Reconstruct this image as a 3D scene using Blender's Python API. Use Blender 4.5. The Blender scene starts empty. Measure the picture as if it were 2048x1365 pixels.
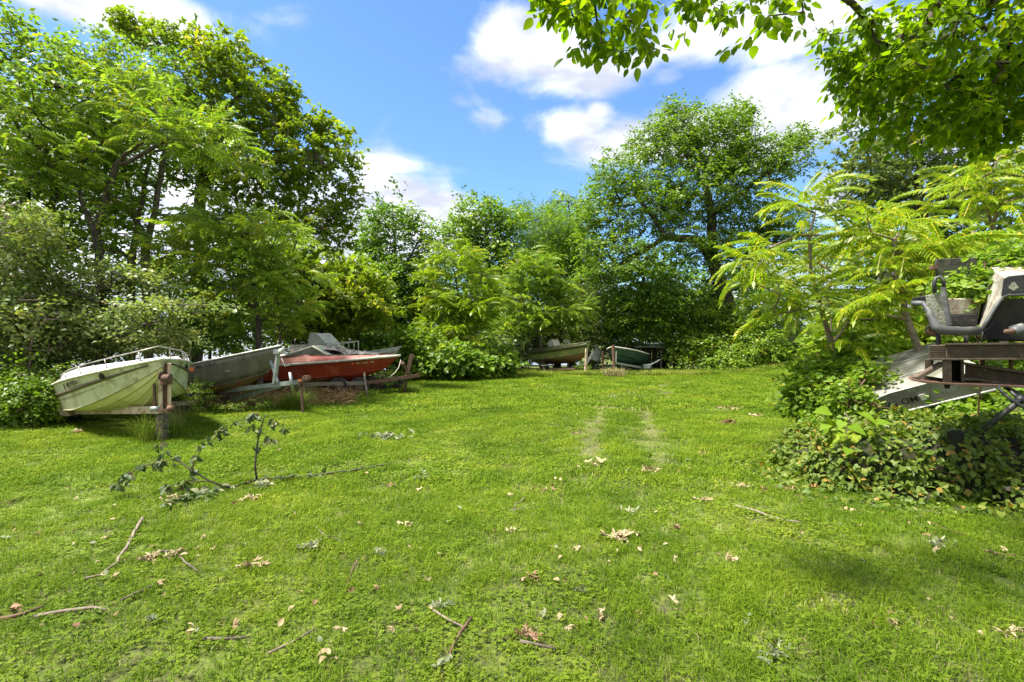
import bpy, bmesh, math, random
import numpy as np
from mathutils import Vector, Matrix, Euler, noise as mnoise

random.seed(7)
rng = np.random.default_rng(11)
S = bpy.context.scene
C = S.collection
R = math.radians

# ------------------------------------------------------------------ camera
cam = bpy.data.cameras.new('camera'); cam.lens = 18.0; cam.sensor_width = 36.0
cam.clip_start = 0.05; cam.clip_end = 6000
co = bpy.data.objects.new('camera', cam); C.objects.link(co)
co.location = (0, 0, 1.5); co.rotation_euler = (R(90.42), 0, 0)
S.camera = co

# ------------------------------------------------------------------ sky and sun
SUN_EL, SUN_AZ = 64.0, -100.0      # azimuth measured from +Y (view) clockwise towards +X
W = bpy.data.worlds.new('World'); S.world = W; W.use_nodes = True
SUN_STRENGTH = 3.9
S.view_settings.view_transform = 'Standard'; S.view_settings.look = 'None'
S.view_settings.exposure = 1.88; S.view_settings.gamma = 1
S.render.engine = 'CYCLES'
S.cycles.max_bounces = 7; S.cycles.transparent_max_bounces = 6
S.cycles.diffuse_bounces = 5; S.cycles.transmission_bounces = 5; S.cycles.glossy_bounces = 2

def px_dir(px, py):
    v = Vector(((px - 1024) / 1024, 1, (690 - py) / 1024)).normalized()
    return math.atan2(v.x, v.y), math.asin(v.z)

def build_world():
    nt = W.node_tree; N = nt.nodes; L = nt.links
    for n in list(N): N.remove(n)
    def M(op, a, b=None, c=None, clamp=False):
        n = N.new('ShaderNodeMath'); n.operation = op; n.use_clamp = clamp
        for i, v in enumerate((a, b, c)):
            if v is None: continue
            if isinstance(v, (int, float)): n.inputs[i].default_value = v
            else: L.new(v, n.inputs[i])
        return n.outputs[0]
    sky = N.new('ShaderNodeTexSky'); sky.sky_type = 'NISHITA'; sky.sun_disc = False
    sky.sun_elevation = R(SUN_EL); sky.sun_rotation = R(SUN_AZ)
    sky.air_density = 1.0; sky.dust_density = 0.4; sky.ozone_density = 2.0
    bg = N.new('ShaderNodeBackground'); bg.inputs[1].default_value = 0.09
    tc = N.new('ShaderNodeTexCoord')
    sep = N.new('ShaderNodeSeparateXYZ'); L.new(tc.outputs['Generated'], sep.inputs[0])
    x, y, z = sep.outputs
    az = M('ARCTAN2', x, y); el = M('ARCSINE', z)
    # cloud blobs at real directions of the sky (azimuth, elevation)
    blobs = [(190, -10, 200, 62, 1.1), (1060, 85, 100, 62, 1.0), (1215, 140, 130, 46, 1.0), (1130, 130, 80, 40, .8), (1400, 70, 150, 80, .95),
             (1560, 60, 170, 90, 1.0), (1560, 215, 190, 95, 1.3), (1400, 260, 130, 55, 1.1), (1280, 285, 100, 44, 1.05),
             (1140, 248, 75, 30, .95), (1195, 222, 26, 20, .8), (765, 330, 80, 28, .85), (770, 410, 100, 62, 1.4),
             (888, 435, 64, 46, 1.35), (800, 480, 190, 60, 1.2), (350, 440, 380, 170, 1.4), (600, 500, 200, 110, 1.2), (970, 235, 60, 22, .45), (900, 205, 60, 16, .4),
             (1660, 400, 60, 60, 1.0), (1950, 330, 140, 90, .8), (1750, 120, 120, 90, .8), (1330, 150, 60, 30, .7)]
    acc = None
    for (px, py, rx, ry, w) in blobs:
        a0, e0 = px_dir(px, py); a1, _ = px_dir(px + rx, py); _, e1 = px_dir(px, py - ry)
        # local scale: use finite differences so that the blob keeps its size
        ra = max(abs(a1 - a0), .01); re_ = max(abs(e1 - e0), .008)
        u = M('MULTIPLY', M('SUBTRACT', az, a0), 1 / ra); v = M('MULTIPLY', M('SUBTRACT', el, e0), 1 / re_)
        d2 = M('ADD', M('MULTIPLY', u, u), M('MULTIPLY', v, v))
        g = M('MULTIPLY', M('EXPONENT', M('MULTIPLY', d2, -0.75)), w)
        acc = g if acc is None else M('MAXIMUM', acc, g)
    # unseen cloud cover behind camera, thickened for fill light + pale band near the horizon
    side = N.new('ShaderNodeMapRange'); side.inputs[1].default_value = 0.25; side.inputs[2].default_value = -0.1
    side.inputs[3].default_value = 0; side.inputs[4].default_value = 0.92; L.new(y, side.inputs[0])
    acc = M('MAXIMUM', acc, side.outputs[0])
    hor = N.new('ShaderNodeMapRange'); hor.inputs[1].default_value = 0.03; hor.inputs[2].default_value = 0.20
    hor.inputs[3].default_value = .95; hor.inputs[4].default_value = 0; L.new(z, hor.inputs[0])
    acc = M('MAXIMUM', acc, hor.outputs[0])
    mp = N.new('ShaderNodeMapping'); mp.inputs['Scale'].default_value = (1, 1, 1.7); L.new(tc.outputs['Generated'], mp.inputs[0])
    nz = N.new('ShaderNodeTexNoise'); nz.inputs['Scale'].default_value = 5.5; nz.inputs['Detail'].default_value = 9; nz.inputs['Roughness'].default_value = .56
    nz.inputs['Distortion'].default_value = .25
    L.new(mp.outputs[0], nz.inputs['Vector'])
    dens = M('ADD', acc, M('MULTIPLY', M('SUBTRACT', nz.outputs[0], .5), 1.9))
    mr = N.new('ShaderNodeMapRange'); mr.interpolation_type = 'SMOOTHSTEP'
    mr.inputs[1].default_value = .20; mr.inputs[2].default_value = .84; L.new(dens, mr.inputs[0])
    # cloud tone: thick parts and undersides greyer-violet
    nz2 = N.new('ShaderNodeTexNoise'); nz2.inputs['Scale'].default_value = 7; nz2.inputs['Detail'].default_value = 5
    mp2 = N.new('ShaderNodeMapping'); mp2.inputs['Location'].default_value = (3, 1, .06); mp2.inputs['Scale'].default_value = (1, 1, 2.2)
    L.new(tc.outputs['Generated'], mp2.inputs[0]); L.new(mp2.outputs[0], nz2.inputs['Vector'])
    cr = N.new('ShaderNodeValToRGB'); L.new(nz2.outputs[0], cr.inputs[0])
    cr.color_ramp.elements[0].position = .40; cr.color_ramp.elements[0].color = (2.3, 2.45, 2.95, 1)
    cr.color_ramp.elements[1].position = .60; cr.color_ramp.elements[1].color = (4.1, 4.15, 4.35, 1)
    tint = N.new('ShaderNodeMix'); tint.data_type = 'RGBA'; tint.blend_type = 'MULTIPLY'; tint.inputs[0].default_value = 1
    L.new(sky.outputs[0], tint.inputs[6]); tint.inputs[7].default_value = (.53, .69, .83, 1)
    mx = N.new('ShaderNodeMix'); mx.data_type = 'RGBA'
    L.new(mr.outputs[0], mx.inputs[0]); L.new(tint.outputs[2], mx.inputs[6]); L.new(cr.outputs[0], mx.inputs[7])
    L.new(mx.outputs[2], bg.inputs[0])
    out = N.new('ShaderNodeOutputWorld'); L.new(bg.outputs[0], out.inputs[0])
build_world()

sl = bpy.data.lights.new('sun', 'SUN'); sl.energy = SUN_STRENGTH; sl.angle = R(9.0); sl.color = (1, .95, .86)
so = bpy.data.objects.new('sun', sl); C.objects.link(so)
sd = Vector((math.sin(R(SUN_AZ)) * math.cos(R(SUN_EL)), math.cos(R(SUN_AZ)) * math.cos(R(SUN_EL)), math.sin(R(SUN_EL))))
so.rotation_euler = sd.to_track_quat('Z', 'Y').to_euler(); so.location = (6, -6, 12)

# ------------------------------------------------------------------ helpers
def P(px, py, Y):
    return np.array([(px - 1024) / 1024 * Y, Y, 1.5 + (690 - py) / 1024 * Y])

def sm(a, b, x):
    t = np.clip((x - a) / (b - a), 0, 1); return t * t * (3 - 2 * t)

def gz(x, y):
    x = np.asarray(x, float); y = np.asarray(y, float)
    z = .022 * np.sin(x * .9 + 1) * np.sin(y * .7) + .012 * np.sin(x * 2.3 + y * 1.7)
    edge = np.where(y < 24, -16 + (y - 8) * .25, -12 + (y - 24) * .66)
    z = z - 2.9 * sm(0, 7, edge - x) - 2.9 * sm(38, 46, y) * (1 - sm(2, 10, x)) * (1 - sm(0, 7, edge - x))
    z = z + 1.5 * sm(25.5, 34, y) * sm(11.0, 15.0, x)
    z = z + 1.0 * sm(9, 20, x) * sm(60, 30, y)
    return z

def tag(o, label=None, cat=None, group=None, kind=None):
    if label: o['label'] = label
    if cat: o['category'] = cat
    if group: o['group'] = group
    if kind: o['kind'] = kind
    return o

def empty(name, loc=(0, 0, 0), rot=(0, 0, 0)):
    o = bpy.data.objects.new(name, None); C.objects.link(o)
    o.location = loc; o.rotation_euler = rot; o.empty_display_size = .2
    return o

def link(name, me, mats, parent=None, local=False):
    if mats is not None:
        for m in (mats if isinstance(mats, (list, tuple)) else [mats]):
            me.materials.append(m)
    o = bpy.data.objects.new(name, me); C.objects.link(o)
    if parent is not None:
        o.parent = parent
        if not local:
            o.matrix_parent_inverse = Matrix.LocRotScale(parent.location, parent.rotation_euler, None).inverted()
    return o

def np_mesh(name, V, F, var=None, smooth=False):
    V = np.ascontiguousarray(V, np.float32).reshape(-1, 3); F = np.ascontiguousarray(F, np.int32)
    n, k = F.shape
    me = bpy.data.meshes.new(name)
    me.vertices.add(len(V)); me.vertices.foreach_set('co', V.ravel())
    me.loops.add(n * k); me.loops.foreach_set('vertex_index', F.ravel())
    me.polygons.add(n); me.polygons.foreach_set('loop_start', np.arange(0, n * k, k, dtype=np.int32))
    me.update(calc_edges=True)
    if smooth: me.polygons.foreach_set('use_smooth', np.ones(n, bool))
    if var is not None:
        a = me.attributes.new('v', 'FLOAT', 'FACE'); a.data.foreach_set('value', np.ascontiguousarray(var, np.float32))
    return me

def quads_mesh(name, Q, var=None):
    Q = np.asarray(Q).reshape(-1, 4, 3)
    return np_mesh(name, Q.reshape(-1, 3), np.arange(len(Q) * 4).reshape(-1, 4), var)

# ---- materials
def nodes(name):
    m = bpy.data.materials.new(name); m.use_nodes = True
    nt = m.node_tree; N = nt.nodes
    b = N['Principled BSDF']
    return m, nt, N, nt.links, b

def leaf_mat(name, stops, trans=.5, rough=.45, spec=.4, tcol=(1.2, 1.3, .5)):
    m, nt, N, L, b = nodes(name)
    at = N.new('ShaderNodeAttribute'); at.attribute_name = 'v'
    oi = N.new('ShaderNodeObjectInfo')
    ad = N.new('ShaderNodeMath'); ad.operation = 'ADD'; L.new(at.outputs['Fac'], ad.inputs[0])
    mu = N.new('ShaderNodeMath'); mu.operation = 'MULTIPLY'; mu.inputs[1].default_value = .12
    L.new(oi.outputs['Random'], mu.inputs[0]); L.new(mu.outputs[0], ad.inputs[1])
    cr = N.new('ShaderNodeValToRGB'); L.new(ad.outputs[0], cr.inputs[0])
    e = cr.color_ramp.elements
    while len(e) < len(stops): e.new(.5)
    for i, (p, c) in enumerate(stops):
        e[i].position = p; e[i].color = (*c, 1)
    L.new(cr.outputs[0], b.inputs['Base Color'])
    b.inputs['Roughness'].default_value = rough; b.inputs['Specular IOR Level'].default_value = spec
    tr = N.new('ShaderNodeBsdfTranslucent')
    mc = N.new('ShaderNodeMix'); mc.data_type = 'RGBA'; mc.blend_type = 'MULTIPLY'; mc.inputs[0].default_value = 1
    L.new(cr.outputs[0], mc.inputs[6]); mc.inputs[7].default_value = (*tcol, 1); L.new(mc.outputs[2], tr.inputs[0])
    mx = N.new('ShaderNodeMixShader'); mx.inputs[0].default_value = trans
    L.new(b.outputs[0], mx.inputs[1]); L.new(tr.outputs[0], mx.inputs[2])
    L.new(mx.outputs[0], N['Material Output'].inputs[0])
    return m

def surf(name, c1, c2=None, c3=None, scale=3, rough=.6, metal=0, bump=.0, bscale=None, lo=.4, hi=.6, streak=None, det=6, spec=.4, thr=None):
    """weathered surface: c1 -> c2 by noise, c3 in separate stains; streak = vertical run-down stains"""
    m, nt, N, L, b = nodes(name)
    tc = N.new('ShaderNodeTexCoord'); vec = tc.outputs['Object']
    def noi(s, vec, d=det, sc=(1, 1, 1), loc=(0, 0, 0)):
        mp = N.new('ShaderNodeMapping'); mp.inputs['Scale'].default_value = sc; mp.inputs['Location'].default_value = loc
        L.new(vec, mp.inputs[0])
        n = N.new('ShaderNodeTexNoise'); n.inputs['Scale'].default_value = s; n.inputs['Detail'].default_value = d
        n.inputs['Roughness'].default_value = .62; L.new(mp.outputs[0], n.inputs['Vector']); return n.outputs[0]
    def ramp(f, lo, hi):
        r = N.new('ShaderNodeMapRange'); r.inputs[1].default_value = lo; r.inputs[2].default_value = hi
        L.new(f, r.inputs[0]); return r.outputs[0]
    def mix(f, a, c):
        x = N.new('ShaderNodeMix'); x.data_type = 'RGBA'; L.new(f, x.inputs[0])
        if isinstance(a, tuple): x.inputs[6].default_value = (*a, 1)
        else: L.new(a, x.inputs[6])
        x.inputs[7].default_value = (*c, 1); return x.outputs[2]
    col = c1
    if c2: col = mix(ramp(noi(scale, vec), lo, hi), col, c2)
    if c3: col = mix(ramp(noi(scale * 1.7, vec, loc=(5, 3, 1)), (thr or .56), (thr or .56) + .1), col, c3)
    if streak: col = mix(ramp(noi(scale * 2.2, vec, sc=(1, 1, .12), loc=(9, 1, 2)), .5, .72), col, streak)
    if isinstance(col, tuple): b.inputs['Base Color'].default_value = (*col, 1)
    else: L.new(col, b.inputs['Base Color'])
    b.inputs['Roughness'].default_value = rough; b.inputs['Metallic'].default_value = metal; b.inputs['Specular IOR Level'].default_value = spec
    if bump:
        bm_ = N.new('ShaderNodeBump'); bm_.inputs['Strength'].default_value = bump; bm_.inputs['Distance'].default_value = .02
        L.new(noi(bscale or scale * 6, vec), bm_.inputs['Height']); L.new(bm_.outputs[0], b.inputs['Normal'])
    return m

# greens: ramps over the per-leaf value 0..1
LM = {
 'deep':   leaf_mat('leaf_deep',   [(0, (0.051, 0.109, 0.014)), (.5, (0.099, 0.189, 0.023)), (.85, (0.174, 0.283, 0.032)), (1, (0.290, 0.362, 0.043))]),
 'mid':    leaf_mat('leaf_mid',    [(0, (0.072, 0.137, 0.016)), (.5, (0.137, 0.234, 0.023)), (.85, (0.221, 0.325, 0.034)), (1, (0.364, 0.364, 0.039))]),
 'yell':   leaf_mat('leaf_yellow_green', [(0, (0.098, 0.155, 0.011)), (.5, (0.178, 0.253, 0.016)), (.85, (0.265, 0.328, 0.023)), (1, (0.414, 0.333, 0.034))]),
 'ailan':  leaf_mat('leaf_ailanthus', [(0, (0.099, 0.182, 0.022)), (.5, (0.182, 0.286, 0.029)), (.85, (0.275, 0.363, 0.039)), (1, (0.418, 0.385, 0.044))], .5),
 'bright': leaf_mat('leaf_bright', [(0, (.13, .22, .015)), (.5, (.22, .32, .02)), (.85, (.32, .38, .03)), (1, (.48, .42, .04))], .5, .40),
 'grey':   leaf_mat('leaf_grey_green', [(0, (0.078, 0.126, 0.036)), (.5, (0.144, 0.204, 0.054)), (.85, (0.228, 0.276, 0.084)), (1, (0.360, 0.348, 0.084))], .4),
 'over':   leaf_mat('leaf_overhead', [(0, (.09, .17, .008)), (.5, (.16, .25, .010)), (.85, (.25, .32, .014)), (1, (.34, .34, .02))], .72, .45, .25, (1.35, 1.45, .35)),
 'vine':   leaf_mat('leaf_vine', [(0, (.045, .085, .012)), (.5, (.10, .16, .02)), (.8, (.17, .22, .03)), (.93, (.25, .27, .04)), (1, (.35, .20, .04))], .4, .5, .3),
 'big':    leaf_mat('leaf_big', [(0, (.10, .19, .010)), (.5, (.16, .25, .012)), (1, (.26, .31, .02))], .35, .65, .15),
 'wilt':   leaf_mat('leaf_wilted', [(0, (.04, .075, .02)), (.5, (.09, .125, .045)), (.8, (.17, .19, .09)), (1, (.25, .23, .12))], .25, .6),
}
BARK = surf('bark', (.10, .075, .055), (.17, .14, .11), (.05, .05, .035), 9, .9, 0, .6, 30)
BARK_D = surf('bark_dark', (.045, .035, .028), (.09, .07, .055), None, 9, .9, 0, .6, 30)
BARK_L = surf('bark_pale', (.25, .20, .15), (.16, .12, .09), None, 14, .85, 0, .4, 40)
TWIG = surf('twig_brown', (.10, .055, .035), (.17, .10, .06), None, 20, .85)

# ---- leaf primitives
def nrm(a): return a / np.maximum(np.linalg.norm(a, axis=-1, keepdims=True), 1e-9)

def kites(Pp, D, Nn, L, Wd, fold=.18, droop=.12, ovate=False):
    D = nrm(D); Sd = nrm(np.cross(D, Nn)); Nn = np.cross(Sd, D)
    L = np.asarray(L)[..., None] * np.ones_like(Pp[..., :1]); Wd = np.asarray(Wd)[..., None] * np.ones_like(L)
    tip = Pp + D * L - Nn * L * droop
    if not ovate:
        m = Pp + D * L * .45 + Nn * Wd * fold
        return np.stack([Pp, m + Sd * Wd * .5, tip, m - Sd * Wd * .5], 1)
    a = Pp + D * L * .28 + Nn * Wd * fold; c = Pp + D * L * .68 + Nn * (Wd * fold * .7 - L * droop * .5)
    r = np.stack([Pp, a + Sd * Wd * .5, c + Sd * Wd * .38, tip], 1)
    l = np.stack([tip, c - Sd * Wd * .38, a - Sd * Wd * .5, Pp], 1)
    return np.concatenate([r, l])

def lobed(Pp, D, Nn, L):
    D = nrm(D); Sd = nrm(np.cross(D, Nn))
    q = [kites(Pp, D, Nn, L, L * .55, .1, .1)]
    for s in (-1, 1):
        q.append(kites(Pp + D * L[:, None] * .05, D * .55 + Sd * s, Nn, L * .8, L * .42, .1, .15))
    return np.concatenate(q)

def frond(L=.6, n=9, lw=.035, ll=.13, droop=.5, r=rng, rach=True):
    """one compound leaf along +X: two rows of hanging leaflets on an arching stalk"""
    t = np.linspace(.16, 1, n)
    def curve(t): return np.stack([L * (t - .12 * droop * t ** 3), np.zeros_like(t), L * droop * (.25 * t - .55 * t * t)], -1)
    c = curve(t); tang = nrm(curve(t + .01) - c)
    up = nrm(np.cross(tang, np.tile([0, 1., 0], (n, 1))) * -1); up[:, 2] = np.abs(up[:, 2])
    out = []
    for s in (-1, 1):
        d = tang * .35 + np.array([0, s, 0]) * 1.0 - up * (.35 + .3 * r.random((n, 1)))
        l = ll * (1 - .45 * np.abs(t - .5) ** 1.3 * 2) * (.9 + .2 * r.random(n))
        out.append(kites(c, d, up + np.array([0, s * .3, 0]), l, np.full(n, lw), .1, .2))
    out.append(kites(c[-1:], tang[-1:], up[-1:], np.array([ll]), np.array([lw]), .1, .2))
    if rach:
        tt = np.linspace(0, 1, 5); cc = curve(tt); w = .004 * L / .6
        for i in range(4):
            a, b2 = cc[i], cc[i + 1]; o = np.array([0, w, 0])
            out.append(np.array([[a - o, a + o, b2 + o, b2 - o]]))
    return np.concatenate(out)

def make_spray(kind, r):
    """unit spray along +X (about 0.6 long), Z up"""
    if kind == 'frond':
        q = []
        k = r.integers(4, 7)
        for i in range(k):
            a = r.uniform(-1.7, 1.7); f = frond(r.uniform(.5, .75), 8, .045, .15, r.uniform(.5, 1.2), r, False)
            e = r.uniform(-.1, .5)
            Rm = np.array(Euler((r.uniform(-.3, .3), -e, a)).to_matrix()); q.append(f @ Rm.T)
        return np.concatenate(q)
    n = {'ovate': 26, 'small': 40, 'lobed': 14, 'needle': 60, 'heart': 16, 'near': 12}[kind]
    s = r.random(n); b = r.integers(0, 4, n); ang = np.array([0, .7, -.65, .2])[b]
    bl = np.array([.62, .5, .5, .35])[b]
    pos = np.stack([np.cos(ang) * s * bl, np.sin(ang) * s * bl, -.10 * s * s + r.normal(0, .045, n)], -1)
    pos += r.normal(0, .03, (n, 3))
    sd = np.where(r.random(n) < .5, -1, 1)
    D = np.stack([np.cos(ang + sd * .9), np.sin(ang + sd * .9), r.uniform(-.7, .1, n)], -1)
    Nn = np.stack([r.normal(0, .8, n), r.normal(0, .8, n), np.ones(n)], -1)
    if kind == 'ovate': L = r.uniform(.09, .15, n); return kites(pos, D, Nn, L, L * .55)
    if kind == 'small': L = r.uniform(.06, .10, n); return kites(pos, D, Nn, L, L * .6)
    if kind == 'needle':
        D = r.normal(0, 1, (n, 3)); D[:, 0] += .8; return kites(pos, D, Nn, r.uniform(.10, .18, n), np.full(n, .014))
    if kind == 'lobed': L = r.uniform(.12, .2, n); return lobed(pos, D, Nn, L)
    if kind == 'heart': L = r.uniform(.10, .17, n); return kites(pos, D, Nn, L, L * .85, ovate=True)
    if kind == 'near': L = r.uniform(.10, .17, n); return kites(pos, D, Nn, L, L * .55, ovate=True)

_spr = {}
def sprays(kind):
    if kind not in _spr:
        r = np.random.default_rng(abs(sum(map(ord, kind))))
        _spr[kind] = [make_spray(kind, r) for _ in range(10)]
    return _spr[kind]

def place_sprays(kind, Pp, D, scale, r, flat=.5, tone=.5):
    """returns quads and per-quad value"""
    T = sprays(kind); n = len(Pp); idx = r.integers(0, len(T), n)
    D = D.copy(); D[:, 2] = D[:, 2] * flat; D = nrm(D + r.normal(0, .12, (n, 3)))
    up = np.tile([0, 0, 1.], (n, 1)) + r.normal(0, .22, (n, 3))
    Yv = nrm(np.cross(up, D)); Zv = np.cross(D, Yv)
    M3 = np.stack([D, Yv, Zv], -1)
    sc = scale * r.uniform(.75, 1.25, n)
    qs, vs = [], []
    clump = r.normal(0, .13, n)
    for k in range(len(T)):
        s = np.where(idx == k)[0]
        if not len(s): continue
        q = np.einsum('nij,qvj->nqvi', M3[s] * sc[s, None, None], T[k]) + Pp[s, None, None, :]
        qs.append(q.reshape(-1, 4, 3))
        v = tone + clump[s, None] + r.normal(0, .13, (len(s), q.shape[1]))
        vs.append(v.ravel())
    v = np.concatenate(vs); rare = r.random(len(v)) < .006; v = np.where(rare, 1.0, np.clip(v, 0, .93))
    return np.concatenate(qs), v

def tubes(A, B, ra, rb, sides=5):
    """frustums between points A and B"""
    A, B = np.asarray(A, float), np.asarray(B, float); n = len(A)
    d = nrm(B - A); ref = np.where(np.abs(d[:, 2:3]) > .9, [[1., 0, 0]], [[0, 0, 1.]])
    u = nrm(np.cross(d, ref)); v = np.cross(d, u)
    a = np.linspace(0, 2 * np.pi, sides, endpoint=False)
    ring = np.cos(a)[None, :, None] * u[:, None] + np.sin(a)[None, :, None] * v[:, None]
    RA = A[:, None] + ring * np.asarray(ra)[:, None, None]; RB = B[:, None] + ring * np.asarray(rb)[:, None, None]
    V = np.concatenate([RA, RB], 1).reshape(-1, 3)
    i = np.arange(sides); j = (i + 1) % sides
    f = np.stack([i, j, j + sides, i + sides], -1)
    F = (np.arange(n)[:, None, None] * (2 * sides) + f[None]).reshape(-1, 4)
    return V, F

def wood_mesh(name, nodes_, par, rad, minr=0):
    i = np.where((par >= 0) & (rad >= minr))[0]; p = par[i]
    thick = rad[i] > .03
    Vs, Fs, off = [], [], 0
    for m, sd in ((thick, 8), (~thick, 4)):
        if m.any():
            rp = np.minimum(rad[p[m]], rad[i[m]] * 1.35)
            V, F = tubes(nodes_[p[m]], nodes_[i[m]], rp, rad[i[m]], sd)
            Vs.append(V); Fs.append(F + off); off += len(V)
    return np_mesh(name, np.concatenate(Vs), np.concatenate(Fs), smooth=True)

def polyline(pts, step, wob=0, r=rng):
    pts = [np.asarray(p, float) for p in pts]; out = [pts[0]]
    for a, b in zip(pts[:-1], pts[1:]):
        k = max(1, int(np.linalg.norm(b - a) / step))
        for i in range(1, k + 1):
            out.append(a + (b - a) * i / k + (r.normal(0, wob, 3) if i < k else 0))
    return np.array(out)

def grow(stems, targets, r, up_bias=.5, seg=.45, tip_r=.006, trunk_r=.15, sag=.08):
    """stems: list of polylines (first is the trunk; the others start on an earlier node); grows branches to the targets"""
    nd, par = [], []
    for s in stems:
        s = polyline(s, .35, .02, r)
        if nd:
            d = np.linalg.norm(np.array(nd) - s[0], axis=1); pi = int(d.argmin()); st = 1 if d[pi] < .5 else 0
            if st == 0: nd.append(s[0] - np.array([0, 0, .1])); par.append(0); pi = len(nd) - 1; st = 1
        else:
            nd.append(s[0]); par.append(-1); pi = 0; st = 1
        for q in s[st:]:
            nd.append(q); par.append(pi); pi = len(nd) - 1
    ns = len(nd)
    base = np.array(nd)
    dist = np.array([np.linalg.norm(base - t, axis=1).min() for t in targets])
    targets = targets[np.argsort(dist)]
    cap = ns + len(targets) * 12 + 10
    ND = np.zeros((cap, 3)); ND[:ns] = base; PR = np.full(cap, -1); PR[:ns] = par; n = ns
    zlow = base[:, 2].min(); H = base[:, 2].max() - zlow
    tips, tipd = [], []
    for t in targets:
        v = t - ND[:n]; d = np.linalg.norm(v, axis=1)
        cost = d + up_bias * np.maximum(0, ND[:n, 2] - t[2] + .15 * d) + np.where(ND[:n, 2] < zlow + .25 * H, .5, 0)
        i = int(cost.argmin()); L = d[i]
        k = max(1, int(L / seg)); p0 = ND[i].copy(); prev = i
        side = r.normal(0, 1, 3) * L * .06
        for j in range(1, k + 1):
            f = j / k
            q = p0 + (t - p0) * f + side * math.sin(math.pi * f) + np.array([0, 0, sag * L * math.sin(math.pi * f)]) + (r.normal(0, .02, 3) if j < k else 0)
            ND[n] = q; PR[n] = prev; prev = n; n += 1
        tips.append(prev)
    ND = ND[:n]; PR = PR[:n]
    cnt = np.zeros(n)
    cnt[tips] += 1
    for i in range(n - 1, -1, -1):
        if PR[i] >= 0: cnt[PR[i]] += cnt[i]
    cnt = np.maximum(cnt, 1)
    p = math.log(max(trunk_r / tip_r, 1.5)) / math.log(max(cnt.max(), 3))
    rad = tip_r * cnt ** p
    return ND, PR, rad, np.array(tips), cnt, ns

def lobe_points(lobes, n, r, surf_=2.0):
    """lobes: (center, (rx,ry,rz)[, weight])"""
    w = np.array([(l[2] if len(l) > 2 else 1) * l[1][0] * l[1][1] * l[1][2] for l in lobes]) ** .8; w = w / w.sum()
    k = r.choice(len(lobes), n, p=w); c = np.array([l[0] for l in lobes])[k]; rr = np.array([l[1] for l in lobes])[k]
    d = nrm(r.normal(0, 1, (n, 3))); u = r.random((n, 1)) ** (1 / (3 * surf_ / 2))
    return c + d * u * rr

def LP(px, py, Y, rx, ry, rd=None, w=1):
    """crown lobe given by direction and distance"""
    s = Y / 1024
    return (P(px, py, Y), (rx * s, rd if rd else (rx + ry) * .5 * s, ry * s), w)

tri_total = 0
def tree(name, label, cat, base, stems, trunk_r, lobes, ntips, kind, scale, lm, bark=None, group=None,
         seed=1, tone=.5, mid=1, up_bias=.5, tip_r=.006, flat=.5, extra=None, sag=.08, surf_=2.0, zmin=.05, minr=.0, dens=1.2):
    global tri_total
    r = np.random.default_rng(seed)
    ntips = int(ntips * dens)
    tg = lobe_points(lobes, ntips, r, surf_)
    g = gz(tg[:, 0], tg[:, 1]); tg[:, 2] = np.maximum(tg[:, 2], g + zmin)
    ND, PR, rad, tips, cnt, ns = grow(stems, tg, r, up_bias, .45, tip_r, trunk_r, sag)
    root = empty(name, tuple(base)); tag(root, label, cat, group)
    me = wood_mesh('trunk', ND, PR, rad, minr); link('trunk', me, bark or BARK, root)
    # leaf sprays at tips and along thin wood
    thin = np.where((cnt <= 4) & (PR >= 0))[0]; thin = thin[thin >= ns]
    sel = [tips]
    others = np.setdiff1d(thin, tips)
    if mid and len(others):
        m = int(min(len(others), mid * len(tips))); sel.append(r.choice(others, m, replace=False))
    idx = np.concatenate(sel)
    D = nrm(ND[idx] - ND[PR[idx]]); D = nrm(D + r.normal(0, .45, D.shape) * np.array([1, 1, .4]))
    Q, v = place_sprays(kind, ND[idx], D, scale * 1.08, r, flat, tone)
    if extra is not None:
        k2, l2, n2, s2 = extra
        pts = lobe_points(l2, n2, r, 2.2)
        dd = nrm(r.normal(0, 1, (n2, 3)))
        Q2, v2 = place_sprays(k2, pts, dd, s2, r, flat, tone - .08)
        Q = np.concatenate([Q, Q2]); v = np.concatenate([v, v2])
    link('crown', quads_mesh('crown', Q, v), LM[lm], root)
    tri_total += len(Q) * 2
    return root

# ------------------------------------------------------------------ ground, water
def ground_mat():
    m, nt, N, L, b = nodes('lawn_ground')
    g = N.new('ShaderNodeNewGeometry')
    def noi(s, d=6):
        n = N.new('ShaderNodeTexNoise'); n.inputs['Scale'].default_value = s; n.inputs['Detail'].default_value = d; L.new(g.outputs['Position'], n.inputs['Vector']); return n.outputs[0]
    cr = N.new('ShaderNodeValToRGB'); L.new(noi(1.3, 9), cr.inputs[0])
    e = cr.color_ramp.elements; e[0].position = .35; e[0].color = (.06, .065, .016, 1); e[1].position = .65; e[1].color = (.12, .16, .018, 1)
    cr2 = N.new('ShaderNodeValToRGB'); L.new(noi(26, 4), cr2.inputs[0])
    e = cr2.color_ramp.elements; e[0].position = .4; e[0].color = (.6, .6, .6, 1); e[1].position = .62; e[1].color = (1.3, 1.3, 1.1, 1)
    mx = N.new('ShaderNodeMix'); mx.data_type = 'RGBA'; mx.blend_type = 'MULTIPLY'; mx.inputs[0].default_value = 1
    L.new(cr.outputs[0], mx.inputs[6]); L.new(cr2.outputs[0], mx.inputs[7]); L.new(mx.outputs[2], b.inputs['Base Color'])
    b.inputs['Roughness'].default_value = .95
    bp = N.new('ShaderNodeBump'); bp.inputs['Strength'].default_value = .6; bp.inputs['Distance'].default_value = .03
    L.new(noi(40, 5), bp.inputs['Height']); L.new(bp.outputs[0], b.inputs['Normal'])
    return m
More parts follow.
